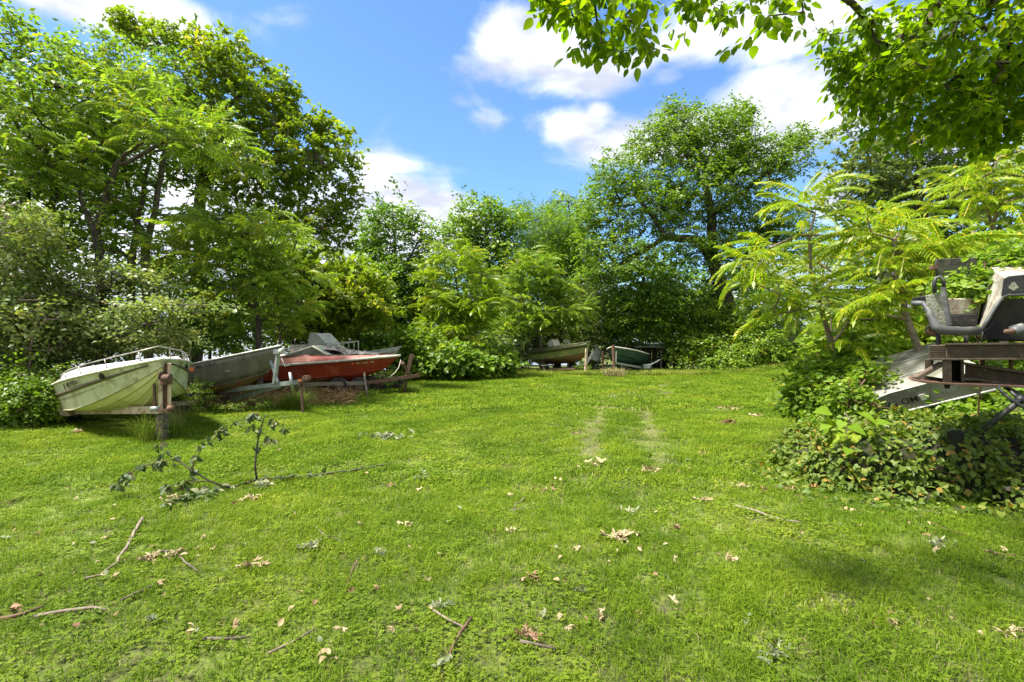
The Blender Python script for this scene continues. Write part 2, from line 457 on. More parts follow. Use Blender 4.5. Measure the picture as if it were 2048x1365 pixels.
def axis(lo, hi, d0, d1, c0, c1):
    a = list(np.arange(c0, c1, d0)); x, s = c1, d0
    while x < hi: a.append(x); s *= 1.25; x += min(s, d1)
    a.append(hi); x, s = c0, d0; pre = []
    while x > lo: s *= 1.25; x -= min(s, d1); pre.append(max(x, lo))
    return np.array(sorted(set(pre + a)))
xs = axis(-900, 900, .5, 60, -20, 24); ys = axis(-60, 2500, .5, 80, -4, 46)
X, Y = np.meshgrid(xs, ys); Z = gz(X, Y)
V = np.stack([X, Y, Z], -1).reshape(-1, 3)
nx, ny = len(xs), len(ys); i = np.arange(nx - 1)[None] + np.arange(ny - 1)[:, None] * nx
F = np.stack([i, i + 1, i + 1 + nx, i + nx], -1).reshape(-1, 4)
ground = link('ground', np_mesh('ground', V, F, smooth=True), ground_mat()); tag(ground, kind='structure')
wm, nt, N, L, b = nodes('water')
b.inputs['Base Color'].default_value = (.05, .07, .08, 1); b.inputs['Roughness'].default_value = .12; b.inputs['Specular IOR Level'].default_value = .8
nz = N.new('ShaderNodeTexNoise'); nz.inputs['Scale'].default_value = .8; bp = N.new('ShaderNodeBump'); bp.inputs['Strength'].default_value = .3
L.new(nz.outputs[0], bp.inputs['Height']); L.new(bp.outputs[0], b.inputs['Normal'])
V = np.array([[-3000, -200, -1.9], [3000, -200, -1.9], [3000, 4000, -1.9], [-3000, 4000, -1.9]], float)
water = link('water', np_mesh('water', V, np.array([[0, 1, 2, 3]])), wm); tag(water, kind='structure')

# ------------------------------------------------------------------ lawn grass (one mass, instanced tufts)
def grass_mat(name, cA, cB, cC, trans=.4):
    m, nt, N, L, b = nodes(name)
    g = N.new('ShaderNodeNewGeometry'); oi = N.new('ShaderNodeObjectInfo')
    n = N.new('ShaderNodeTexNoise'); n.inputs['Scale'].default_value = .75; n.inputs['Detail'].default_value = 7; n.inputs['Roughness'].default_value = .68
    L.new(g.outputs['Position'], n.inputs['Vector'])
    at = N.new('ShaderNodeAttribute'); at.attribute_name = 'v'
    a1 = N.new('ShaderNodeMath'); a1.operation = 'MULTIPLY_ADD'; L.new(oi.outputs['Random'], a1.inputs[0]); a1.inputs[1].default_value = .30; a1.inputs[2].default_value = -.15
    a2 = N.new('ShaderNodeMath'); a2.operation = 'MULTIPLY_ADD'; L.new(at.outputs['Fac'], a2.inputs[0]); a2.inputs[1].default_value = .34; L.new(a1.outputs[0], a2.inputs[2])
    a3 = N.new('ShaderNodeMath'); a3.operation = 'MULTIPLY_ADD'; L.new(n.outputs[0], a3.inputs[0]); a3.inputs[1].default_value = 1.7; a3.inputs[2].default_value = -.52
    a4 = N.new('ShaderNodeMath'); a4.operation = 'ADD'; L.new(a2.outputs[0], a4.inputs[0]); L.new(a3.outputs[0], a4.inputs[1])
    cr = N.new('ShaderNodeValToRGB'); L.new(a4.outputs[0], cr.inputs[0]); e = cr.color_ramp.elements
    e[0].position = .15; e[0].color = (*cA, 1); e[1].position = 1.0; e[1].color = (*cC, 1); k = e.new(.6); k.color = (*cB, 1)
    L.new(cr.outputs[0], b.inputs['Base Color']); b.inputs['Roughness'].default_value = .6; b.inputs['Specular IOR Level'].default_value = .12
    tr = N.new('ShaderNodeBsdfTranslucent'); L.new(cr.outputs[0], tr.inputs[0])
    mx = N.new('ShaderNodeMixShader'); mx.inputs[0].default_value = trans
    L.new(b.outputs[0], mx.inputs[1]); L.new(tr.outputs[0], mx.inputs[2]); L.new(mx.outputs[0], N['Material Output'].inputs[0])
    return m
GM = grass_mat('grass_blades', (.085, .165, .010), (.175, .268, .014), (.34, .39, .032))
CM = grass_mat('clover_leaves', (.11, .19, .015), (.19, .27, .02), (.31, .35, .04))
DM = grass_mat('dry_blades', (.22, .20, .08), (.36, .32, .14), (.5, .45, .24), .2)

def tuft(n, rad, h, w, lean, r, mat, name, bend=.5):
    """n blades, each a bent two-piece strip"""
    a = r.uniform(0, 2 * np.pi, n); p = np.sqrt(r.random(n)) * rad; a2 = r.uniform(0, 2 * np.pi, n)
    base = np.stack([np.cos(a2) * p, np.sin(a2) * p, np.full(n, -.005)], -1)
    H = h * r.uniform(.5, 1.15, n); ln = lean * r.random(n)
    d = np.stack([np.cos(a), np.sin(a), np.zeros(n)], -1); sd = np.stack([-np.sin(a), np.cos(a), np.zeros(n)], -1) * (w / 2)
    m = base + d * (H * ln * .4)[:, None] + np.array([0, 0, 1]) * (H * .6)[:, None]
    t = base + d * (H * ln * (1 + bend))[:, None] + np.array([0, 0, 1]) * (H * (1 - .35 * ln))[:, None]
    Q = np.concatenate([np.stack([base - sd, base + sd, m + sd * .8, m - sd * .8], 1), np.stack([m - sd * .8, m + sd * .8, t + sd * .1, t - sd * .1], 1)])
    v = r.random(n); me = quads_mesh(name, Q, np.concatenate([v, v])); me.materials.append(mat)
    o = bpy.data.objects.new(name, me); return o
def clover(n, rad, h, sz, r, name):
    a = r.uniform(0, 2 * np.pi, n); p = np.sqrt(r.random(n)) * rad
    base = np.stack([np.cos(a) * p, np.sin(a) * p, h * r.uniform(.5, 1, n)], -1); q, v = [], []
    off = r.uniform(0, 6.28, n); vv = r.random(n)
    for k in range(3):
        an = off + k * 2.094; D = np.stack([np.cos(an), np.sin(an), r.uniform(-.2, .4, n)], -1)
        q.append(kites(base, D, np.tile([0, 0, 1.], (n, 1)) + r.normal(0, .3, (n, 3)), np.full(n, sz), np.full(n, sz * .9), .1, .05)); v.append(vv)
    me = quads_mesh(name, np.concatenate(q), np.concatenate(v)); me.materials.append(CM)
    return bpy.data.objects.new(name, me)

def scatter(name, pts, kinds, sc, srcs, seed=0):
    """a mesh of points with attributes; geometry nodes put a tuft on each"""
    me = bpy.data.meshes.new(name); me.vertices.add(len(pts)); me.vertices.foreach_set('co', np.ascontiguousarray(pts, np.float32).ravel())
    a = me.attributes.new('k', 'INT', 'POINT'); a.data.foreach_set('value', np.ascontiguousarray(kinds, np.int32))
    a = me.attributes.new('s', 'FLOAT', 'POINT'); a.data.foreach_set('value', np.ascontiguousarray(sc, np.float32))
    o = bpy.data.objects.new(name, me); C.objects.link(o)
    ng = bpy.data.node_groups.new(name, 'GeometryNodeTree')
    ng.interface.new_socket('Geometry', in_out='INPUT', socket_type='NodeSocketGeometry')
    ng.interface.new_socket('Geometry', in_out='OUTPUT', socket_type='NodeSocketGeometry')
    N, L = ng.nodes, ng.links
    gi = N.new('NodeGroupInput'); go = N.new('NodeGroupOutput'); jn = N.new('GeometryNodeJoinGeometry')
    ka = N.new('GeometryNodeInputNamedAttribute'); ka.data_type = 'INT'; ka.inputs[0].default_value = 'k'
    sa = N.new('GeometryNodeInputNamedAttribute'); sa.data_type = 'FLOAT'; sa.inputs[0].default_value = 's'
    rv = N.new('FunctionNodeRandomValue'); rv.data_type = 'FLOAT_VECTOR'
    rv.inputs[0].default_value = (-.1, -.1, 0); rv.inputs[1].default_value = (.1, .1, 6.283)
    for k, src in enumerate(srcs):
        cmp_ = N.new('FunctionNodeCompare'); cmp_.data_type = 'INT'; cmp_.operation = 'EQUAL'
        ins = [s for s in cmp_.inputs if s.type == 'INT']; L.new(ka.outputs[0], ins[0]); ins[1].default_value = k
        oi = N.new('GeometryNodeObjectInfo'); oi.inputs['Object'].default_value = src; oi.inputs['As Instance'].default_value = True
        ip = N.new('GeometryNodeInstanceOnPoints'); L.new(gi.outputs[0], ip.inputs['Points'])
        L.new(cmp_.outputs[0], ip.inputs['Selection']); L.new(oi.outputs['Geometry'], ip.inputs['Instance'])
        L.new(rv.outputs[0], ip.inputs['Rotation']); L.new(sa.outputs[0], ip.inputs['Scale'])
        L.new(ip.outputs[0], jn.inputs[0])
    L.new(jn.outputs[0], go.inputs[0])
    md = o.modifiers.new('scatter', 'NODES'); md.node_group = ng
    return o

r = np.random.default_rng(3)
T_near = [tuft(34, .075, .055, .0032, .9, r, GM, 'tuft_a'), tuft(28, .08, .07, .0036, 1.1, r, GM, 'tuft_b'), clover(9, .07, .035, .014, r, 'clover_a'),
          tuft(8, .08, .045, .003, 1.6, r, DM, 'tuft_dry')]
T_mid = [tuft(60, .16, .06, .007, .9, r, GM, 'tuft_c'), tuft(50, .17, .075, .008, 1.1, r, GM, 'tuft_d'), clover(16, .14, .04, .02, r, 'clover_b'),
         tuft(14, .15, .05, .006, 1.5, r, DM, 'tuft_dry_mid')]
T_far = [tuft(90, .34, .075, .018, .9, r, GM, 'tuft_e'), tuft(80, .36, .09, .02, 1.1, r, GM, 'tuft_f'), clover(20, .3, .06, .035, r, 'clover_c'),
         tuft(20, .3, .06, .014, 1.3, r, DM, 'tuft_dry_far')]
def track_mask(x, y):
    """two worn wheel tracks curving across the lawn: 1 on the track"""
    m = np.zeros_like(x)
    for pts in ([(1180, 960), (1178, 900), (1185, 860), (1200, 826), (1230, 800), (1290, 775), (1400, 762)],
                [(1330, 960), (1312, 900), (1296, 850), (1290, 815), (1302, 790), (1340, 772), (1440, 758)]):
        w = np.array([P(a, b_, 1536 / (b_ - 690))[:2] for a, b_ in pts])
        d = np.full_like(x, 9.)
        for a, b_ in zip(w[:-1], w[1:]):
            ab = b_ - a; t = np.clip(((x - a[0]) * ab[0] + (y - a[1]) * ab[1]) / (ab @ ab), 0, 1)
            d = np.minimum(d, np.hypot(x - a[0] - t * ab[0], y - a[1] - t * ab[1]))
        m = np.maximum(m, (1 - sm(.08, .30, d)) * sm(5.3, 7.5, y))
    return m
def lawn_pts(y0, y1, dens, r):
    w = y1 * 1.12 + .6
    n = int(dens * (y1 - y0) * 2 * w); x = r.uniform(-w, w, n); y = r.uniform(y0, y1, n)
    k = (np.abs(x) < y * 1.08 + .7)
    # lawn outline (left scrub line and right mound)
    left = np.interp(y, [0, 8.5, 12, 16, 22, 28], [-30, -10.5, -9.2, -7.5, -6.8, -6.5]); 
    k &= x > left
    x, y = x[k], y[k]
    tm = track_mask(x, y); k = r.random(len(x)) > tm * np.where(y > 11, .42, .2)
    x, y, tm = x[k], y[k], tm[k]
    return x, y, tm
def lawn(name, y0, y1, dens, srcs, sc, seed):
    r = np.random.default_rng(seed); x, y, tm = lawn_pts(y0, y1, dens, r)
    z = gz(x, y)
    pn = np.array([mnoise.noise(Vector((a * .55, b_ * .55, 2))) for a, b_ in zip(x, y)])
    kind = np.where(r.random(len(x)) < .5, 0, 1)
    kind = np.where((r.random(len(x)) < .15 + .35 * (pn > .22)), 2, kind)
    kind = np.where(r.random(len(x)) < .09 + .75 * tm, 3, kind)
    s = sc * r.uniform(.75, 1.25, len(x)) * (1 - .3 * tm) * np.where(pn < -.2, 1.15, 1)
    o = scatter(name, np.stack([x, y, z], -1), kind, s, srcs, seed)
    tag(o, kind='stuff'); return o
g1 = lawn('grass', 1.9, 5.2, 330, T_near, 1.0, 1); tag(g1, 'short mown lawn grass with clover in the shaded foreground', 'grass')
g2 = lawn('grass', 5.2, 11.5, 85, T_mid, 1.0, 2); tag(g2, 'sunlit short lawn grass across the middle of the clearing', 'grass')
g3 = lawn('grass', 11.5, 30, 22, T_far, 1.0, 3); tag(g3, 'smooth lawn grass at the far end before the boats', 'grass')
# ------------------------------------------------------------------ trees and shrubs
def G(px, Y): 
    x = (px - 1024) / 1024 * Y
    return np.array([x, Y, float(gz(x, Y)) - .05])
# ---- left side
tree('broadleaf_tree', 'leafy tree at the left edge of the clearing with dark leaning trunks', 'tree', G(60, 13), 
     [[G(60, 13), P(66, 560, 13), P(48, 400, 13), P(60, 250, 13)], [P(62, 520, 13), P(110, 380, 13.3), P(120, 250, 13)]], .16,
     [LP(40, 230, 13, 160, 150, 2.2), LP(150, 200, 13, 90, 110, 1.6), LP(-60, 350, 13, 150, 200, 2), LP(90, 420, 12.5, 150, 130, 1.6), LP(215, 90, 13.4, 20, 45, .3, 6), LP(110, 105, 13.4, 14, 35, .3, 7), LP(15, 75, 13, 30, 60, .4, 5), LP(200, 150, 13, 60, 50, .6, 2)],
     620, 'ovate', 1.05, 'mid', BARK_D, 'trees along the left side of the lawn', 21, .56, 1.5)
tree('forked_tree', 'tree with a pale forked trunk standing behind the cream boat', 'tree', G(285, 15),
     [[G(300, 15), P(292, 620, 15), P(290, 500, 15), P(300, 455, 15), P(312, 400, 15), P(330, 280, 15)], [P(292, 490, 15), P(270, 440, 15), P(245, 330, 15)],
      [P(250, 575, 14.6), P(275, 545, 14.6), P(325, 515, 14.7), P(400, 520, 15)], [G(262, 15), P(262, 600, 15), P(262, 520, 15), P(300, 300, 15.2)]], .17,
     [LP(290, 260, 15, 110, 110, 1.8), LP(200, 330, 15, 110, 100, 1.5), LP(330, 170, 15.5, 60, 70, 1), LP(150, 450, 14.6, 130, 90, 1.4), LP(395, 440, 15, 70, 60, 1.0)],
     430, 'ovate', 1.1, 'mid', BARK, 'trees along the left side of the lawn', 22, .5, 1.3)
tree('sycamore_tree', 'tall lobed-leaf tree rising highest on the left against blue sky', 'tree', G(398, 17),
     [[G(392, 17), P(393, 680, 17), P(400, 560, 17), P(398, 420, 17), P(415, 300, 17), P(420, 190, 17), P(410, 120, 17)],
      [P(405, 360, 17), P(480, 330, 17), P(560, 310, 17), P(640, 320, 17)], [P(400, 450, 17), P(500, 430, 17), P(610, 450, 17.3)],
      [P(415, 200, 17), P(350, 110, 17), P(285, 60, 17)], [P(412, 250, 17), P(490, 180, 17)]], .2,
     [LP(405, 90, 17, 45, 35, .9), LP(330, 80, 17, 60, 26, .7, 2.5), LP(265, 55, 17, 22, 26, .5, 6), LP(465, 150, 17, 65, 75, 1.4), LP(540, 210, 17, 55, 55, 1.3), LP(600, 300, 17, 70, 70, 1.5),
      LP(420, 230, 17, 110, 90, 1.8), LP(680, 330, 17, 28, 70, .8), LP(672, 430, 17.3, 36, 70, .9), LP(610, 450, 17, 80, 60, 1.3), LP(500, 350, 17, 120, 80, 1.8), LP(430, 470, 17, 90, 60, 1.2), LP(560, 205, 17, 30, 60, .6, 2), LP(630, 255, 17, 22, 30, .5, 4)],
     1000, 'lobed', .90, 'yell', BARK, 'trees along the left side of the lawn', 23, .47, 1.3, dens=1.05)
tree('ailanthus_tree', 'ailanthus with feathery pale fronds on top in front of the tall left tree', 'tree', G(215, 12.6),
     [[G(215, 12.6), P(200, 560, 12.6), P(190, 470, 12.6), P(230, 330, 12.4), P(300, 260, 12.4)], [P(225, 340, 12.4), P(330, 280, 12.4), P(400, 290, 12.4)], [P(190, 470, 12.6), P(130, 330, 12.4)]], .09,
     [LP(300, 215, 12.4, 80, 45, .9), LP(360, 270, 12.4, 80, 50, 1), LP(430, 300, 12.4, 60, 40, .8), LP(240, 180, 12.4, 50, 40, .7), LP(130, 300, 12.3, 100, 80, 1)],
     95, 'frond', 1.0, 'ailan', BARK_D, 'ailanthus trees of the left thicket', 24, .62, .6)
tree('ailanthus_tree', 'ailanthus with drooping feathery fronds above the grey aluminium boat', 'tree', G(520, 13.5),
     [[G(520, 13.5), P(515, 620, 13.5), P(500, 520, 13.4), P(470, 440, 13.3)], [P(505, 560, 13.5), P(560, 500, 13.5), P(600, 470, 13.5)], [P(512, 620, 13.5), P(440, 560, 13.2)]], .08,
     [LP(440, 470, 13.2, 80, 60, 1), LP(540, 480, 13.4, 80, 60, 1), LP(480, 560, 13.2, 100, 60, 1.1), LP(570, 580, 13.6, 70, 60, 1), LP(520, 640, 13.2, 80, 30, .7), LP(330, 520, 13.0, 60, 50, .7)],
     150, 'frond', .95, 'ailan', BARK_D, 'ailanthus trees of the left thicket', 25, .6, .7)
tree('maple_tree', 'low yellow-green lobed-leaf tree spreading over the cabin boat', 'tree', G(640, 21.5),
     [[G(640, 21.5), P(640, 640, 21.5), P(650, 560, 21.5), P(660, 500, 21.5)], [P(645, 620, 21.5), P(700, 590, 21), P(760, 600, 21)]], .12,
     [LP(640, 560, 21.5, 110, 60, 1.8), LP(720, 600, 21, 75, 55, 1.4), LP(690, 640, 21.5, 80, 30, 1.0), LP(590, 635, 20, 60, 40, 1.0), LP(560, 530, 20, 60, 60, 1)],
     420, 'lobed', 1.2, 'yell', BARK_D, 'trees along the left side of the lawn', 26, .62, 1.2)
tree('shrub', 'arching small-leaved shrub with long bare shoots over the cream boat', 'shrub', G(150, 11.5),
     [[G(130, 11.5), P(130, 620, 11.4), P(200, 600, 11.2)], [G(170, 11.5), P(200, 670, 11.3), P(330, 640, 11)], [G(150, 11.5), P(60, 640, 11.2), P(40, 560, 11)], [P(60, 575, 11.2), P(120, 580, 11.2), P(220, 610, 11), P(400, 610, 10.8)]], .05,
     [LP(230, 650, 11.2, 130, 38, .8), LP(330, 680, 11.4, 80, 20, .7), LP(120, 600, 11.4, 130, 60, 1), LP(60, 680, 11.2, 120, 60, 1), LP(340, 615, 11, 90, 22, .5), LP(250, 560, 11.8, 120, 26, .6)],
     420, 'small', .95, 'grey', BARK_D, 'shrubs of the left thicket', 27, .55, 1.5, .1)
tree('shrub', 'dense vine-draped shrub at the left edge tangled with bare canes', 'shrub', G(-20, 10.4),
     [[G(-20, 10.4), P(0, 640, 10.4), P(10, 520, 10.3)], [G(40, 10.2), P(60, 700, 10.1), P(80, 600, 10)], [G(-60, 10.2), P(-50, 600, 10), P(0, 450, 10)]], .05,
     [LP(-10, 560, 10.3, 90, 110, 1), LP(40, 660, 10.1, 80, 70, .9), LP(-30, 760, 10, 100, 80, 1), LP(20, 460, 10.4, 60, 60, .8)],
     420, 'small', .95, 'grey', BARK_L, 'shrubs of the left thicket', 28, .58, 1.5, .1)
tree('shrub', 'low narrow-leaved weeds at the lawn edge left of the cream boat', 'shrub', G(50, 9.4),
     [[G(50, 9.4), P(50, 790, 9.3), P(55, 750, 9.3)], [G(0, 9.4), P(0, 760, 9.3)], [G(95, 9.6), P(100, 790, 9.5)]], .02,
     [LP(30, 800, 9.3, 90, 46, .5), LP(60, 765, 9.5, 60, 36, .4), LP(-40, 800, 9.2, 60, 60, .5)],
     240, 'small', .7, 'mid', TWIG, 'shrubs of the left thicket', 29, .45, 1.5, .1)
# dark thicket filling under the trees behind the boats
tree('shrub', 'shaded understorey shrub between trunks behind the cream boat', 'shrub', G(250, 15.6),
     [[G(250, 15.6), P(250, 650, 15.6)], [G(330, 15.8), P(340, 650, 15.8)], [G(180, 15), P(170, 650, 15)]], .04,
     [LP(160, 690, 14.6, 130, 50, .8), LP(330, 670, 15.8, 130, 36, .8), LP(450, 650, 16, 90, 50, .9), LP(440, 590, 16, 60, 50, .8)],
     300, 'ovate', 1.0, 'mid', BARK_D, 'shrubs of the left thicket', 30, .5, 1.3, .1)
tree('shrub', 'shaded bush behind the grey boat and the red boat', 'shrub', G(560, 18),
     [[G(560, 19), P(560, 650, 19)], [G(620, 20), P(620, 640, 20)], [G(500, 17.5), P(500, 640, 17.5)]], .05,
     [LP(520, 680, 22, 110, 45, 1), LP(640, 660, 23, 90, 60, 1.2), LP(520, 610, 19.6, 60, 50, 1), LP(720, 600, 24, 70, 90, 1.2)],
     340, 'ovate', 1.1, 'mid', BARK_D, 'shrubs of the left thicket', 31, .5, 1.3, .1)
# ---- middle
tree('locust_tree', 'dark ivy-wrapped tree left of centre with ragged top', 'tree', G(795, 27),
     [[G(800, 27), P(795, 640, 27), P(790, 520, 27), P(785, 420, 27)], [P(792, 560, 27), P(840, 480, 27), P(850, 430, 27)]], .22,
     [LP(785, 440, 27, 50, 45, 1.3), LP(750, 470, 27, 32, 60, 1), LP(840, 465, 27, 30, 40, .9), LP(775, 560, 27, 62, 90, 1.7, 1.6), LP(840, 590, 27, 40, 100, 1.3), LP(785, 640, 27, 60, 60, 1.4)],
     620, 'ovate', 1.5, 'deep', BARK_D, 'trees across the back of the clearing', 41, .5, 1.5)
tree('ailanthus_tree', 'bright feathery ailanthus standing alone in the middle distance', 'tree', G(925, 23.5),
     [[G(925, 23.5), P(925, 680, 23.5), P(918, 600, 23.5), P(905, 520, 23.5)], [P(920, 640, 23.5), P(960, 570, 23.3)], [P(922, 660, 23.5), P(875, 590, 23.4)], [P(925, 690, 23.5), P(975, 640, 23.4)]], .10,
     [LP(910, 520, 23.5, 45, 35, 1), LP(870, 545, 23.4, 40, 30, .9), LP(955, 560, 23.4, 38, 32, .9), LP(890, 600, 23.2, 50, 40, 1), LP(955, 625, 23.2, 45, 35, 1), LP(920, 670, 23, 50, 30, .9), LP(880, 650, 23, 40, 30, .8), LP(935, 710, 22.6, 50, 26, .8)],
     210, 'frond', 1.1, 'bright', BARK, 'ailanthus trees across the back of the clearing', 42, .42, .5)
tree('locust_tree', 'tall dark tree behind the bright ailanthus in the centre', 'tree', G(985, 31),
     [[G(985, 31), P(985, 620, 31), P(975, 500, 31), P(970, 430, 31)], [P(985, 560, 31), P(1020, 480, 31)]], .25,
     [LP(965, 430, 31, 45, 34, 1.2), LP(930, 465, 31, 40, 35, 1.1), LP(1010, 450, 31, 34, 32, 1), LP(975, 510, 31, 70, 50, 1.8), LP(990, 590, 31, 60, 70, 1.7), LP(900, 470, 31, 14, 30, .5)],
     560, 'ovate', 1.6, 'deep', BARK_D, 'trees across the back of the clearing', 43, .6, 1.5)
tree('pine_tree', 'dark pine right of centre with soft layered needle tufts', 'tree', G(1110, 33),
     [[G(1115, 33), P(1115, 600, 33), P(1112, 500, 33), P(1100, 420, 33)]], .25,
     [LP(1100, 440, 33, 34, 24, 1), LP(1120, 480, 33, 60, 30, 1.6), LP(1090, 520, 33, 55, 30, 1.5), LP(1130, 560, 33, 50, 50, 1.5), LP(1060, 440, 33, 26, 26, .8)],
     380, 'needle', 2.6, 'deep', BARK_D, 'trees across the back of the clearing', 44, .65, 1.2)
tree('slender_tree', 'thin sparse tree whose twigs top the pine right of centre', 'tree', G(1140, 35),
     [[G(1140, 35), P(1140, 560, 35), P(1140, 440, 35), P(1136, 380, 35)]], .14,
     [LP(1136, 395, 35, 26, 24, .8), LP(1165, 430, 35, 30, 34, .9), LP(1105, 410, 35, 22, 22, .7), LP(1050, 425, 35, 24, 24, .7), LP(1145, 520, 35, 60, 70, 1.6)],
     230, 'ovate', 1.5, 'mid', BARK_D, 'trees across the back of the clearing', 45, .45, 1.2)
tree('ailanthus_tree', 'greyer feathery ailanthus rising behind the moss covered boat', 'tree', G(1085, 27.5),
     [[G(1085, 27.5), P(1080, 640, 27.5), P(1070, 550, 27.5)], [P(1080, 650, 27.5), P(1120, 590, 27.5)]], .10,
     [LP(1065, 535, 27.5, 45, 36, 1), LP(1100, 580, 27.4, 50, 36, 1), LP(1050, 600, 27.3, 40, 40, 1), LP(1090, 640, 27.2, 60, 30, 1), LP(1150, 620, 27.5, 36, 40, .9), LP(1020, 650, 27, 40, 30, .9)],
     210, 'frond', 1.2, 'ailan', BARK, 'ailanthus trees across the back of the clearing', 46, .5, .6)
for k, (px, Y, lobes, n, lm, lab, sp, tn) in enumerate([
    (800, 22, [(760, 705, 22, 60, 32), (830, 700, 22, 60, 36), (890, 715, 21.5, 55, 34), (940, 725, 21.5, 40, 26), (990, 720, 23, 40, 28)], 420, 'mid', 'broad layered sumac-like shrub spreading right of the red boat', 'heart', .5),
    (1030, 29, [(1000, 695, 27, 50, 40), (1050, 700, 30.5, 50, 40), (1090, 680, 31, 60, 40), (1130, 650, 31, 60, 36)], 340, 'grey', 'pale small-leaved bush left of the moss covered boat', 'ovate', .55),
    (1160, 31.5, [(1140, 670, 31.5, 60, 46), (1190, 690, 31.5, 50, 40), (1230, 650, 29.5, 60, 60), (1190, 600, 30, 50, 60)], 420, 'grey', 'round bush behind the two far boats', 'ovate', .5),
    (1300, 31.5, [(1260, 620, 28.6, 60, 56), (1320, 600, 28.5, 60, 50), (1290, 650, 28.5, 65, 30), (1370, 660, 28.5, 36, 50), (1230, 680, 29.5, 26, 30)], 560, 'mid', 'hazel thicket hanging over the green boat and the shed', 'ovate', .42),
    (1400, 28, [(1390, 690, 28, 50, 40), (1420, 640, 29, 60, 50), (1370, 715, 27.6, 30, 26)], 360, 'mid', 'shaded sapling thicket right of the shed', 'ovate', .6),
    (1490, 27, [(1465, 715, 27, 55, 34), (1520, 700, 27, 45, 45), (1500, 660, 28, 60, 46), (1445, 730, 26.6, 40, 22)], 480, 'mid', 'rounded bush round the foot of the big oak', 'ovate', .62),
    (1580, 33, [(1560, 640, 33, 60, 50), (1630, 640, 33, 70, 60), (1540, 600, 32, 50, 40), (1600, 560, 34, 80, 50), (1650, 500, 34, 70, 60), (1700, 620, 32, 60, 80)], 420, 'mid', 'hedge-like bushes above the grassy bank', 'ovate', .5),
    (1640, 24, [(1640, 705, 23, 28, 26), (1660, 680, 24, 36, 36), (1700, 650, 25, 60, 60)], 260, 'mid', 'bush at the right side of the grassy bank', 'ovate', .6)]):
    tree('shrub', lab, 'shrub', G(px, Y), [[G(px, Y), P(px, 700, Y)], [G(px - 25, Y), P(px - 30, 690, Y)], [G(px + 25, Y), P(px + 35, 690, Y)]], .05,
         [LP(*l) for l in lobes], n, sp, 1.25, lm, BARK_D, 'shrubs across the back of the clearing', 60 + k, tn, 1.4, .1)
tree('oak_tree', 'large spreading oak with leaning trunk and long left limb', 'tree', G(1465, 29),
     [[G(1465, 29), P(1463, 680, 29), P(1455, 605, 29), P(1437, 560, 29), P(1425, 500, 29), P(1424, 430, 29), P(1415, 380, 29), P(1400, 300, 29)],
      [P(1430, 540, 29), P(1400, 480, 28.6), P(1330, 474, 28.4), P(1305, 430, 28.3), P(1270, 390, 28.2)], [P(1330, 476, 28.4), P(1270, 510, 28), P(1235, 535, 27.8)],
      [P(1422, 430, 29), P(1470, 400, 29), P(1540, 340, 29)], [P(1415, 380, 29), P(1370, 300, 29), P(1350, 260, 29)], [P(1455, 590, 29), P(1400, 590, 28.6), P(1360, 610, 28.3)], [P(1426, 500, 29), P(1500, 470, 29.5), P(1560, 450, 30)]], .42,
     [LP(1400, 250, 29, 80, 40, 1.8), LP(1330, 290, 29, 70, 45, 1.7), LP(1450, 290, 29, 80, 50, 1.9), LP(1240, 350, 28.5, 60, 50, 1.6), LP(1200, 420, 28.5, 40, 40, 1.3), LP(1290, 400, 28.5, 90, 60, 2), LP(1400, 370, 29, 110, 70, 2.4), LP(1510, 330, 29, 80, 60, 1.9), LP(1580, 310, 29, 55, 40, 1.4), LP(1600, 275, 29, 18, 24, .6, 3),
      LP(1210, 500, 28, 60, 30, 1.3), LP(1270, 540, 27.8, 90, 26, 1.4), LP(1500, 430, 29, 90, 50, 2), LP(1440, 500, 28.5, 90, 40, 1.8), LP(1560, 470, 29.5, 60, 60, 1.8), LP(1360, 590, 28.2, 60, 30, 1.2), LP(1170, 460, 28.4, 20, 40, .8), LP(1350, 440, 28.8, 60, 26, 1.4), LP(1250, 470, 28.3, 60, 26, 1.3), LP(1370, 480, 27.6, 70, 26, .8), LP(1290, 500, 27.2, 60, 24, .8), LP(1470, 560, 28.6, 60, 30, 1.4), LP(1190, 545, 27.8, 40, 24, 1.1), LP(1350, 225, 29, 26, 24, .8, 3), LP(1480, 235, 29, 26, 30, .7, 2.5)],
     1500, 'ovate', 1.25, 'mid', BARK_D, 'trees across the back of the clearing', 50, .47, 1.2, surf_=2.0, dens=1.9)
tree('tulip_tree', 'tall dense tree behind the right hand ailanthus saplings', 'tree', G(1840, 24),
     [[G(1840, 24), P(1840, 600, 24), P(1838, 400, 24), P(1842, 300, 24), P(1845, 200, 24)]], .3,
     [LP(1840, 250, 24, 100, 90, 2), LP(1760, 330, 24, 90, 50, 1.8), LP(1900, 340, 24, 100, 60, 2), LP(1730, 390, 24, 70, 40, 1.5), LP(1830, 410, 24, 130, 50, 2), LP(1780, 180, 24, 50, 50, 1.2), LP(1690, 260, 24, 36, 30, .8), LP(1970, 430, 24, 100, 80, 1.8), LP(1800, 520, 25, 160, 80, 2)],
     850, 'lobed', 1.15, 'grey', BARK_D, 'trees across the back of the clearing', 51, .5, 1.2)
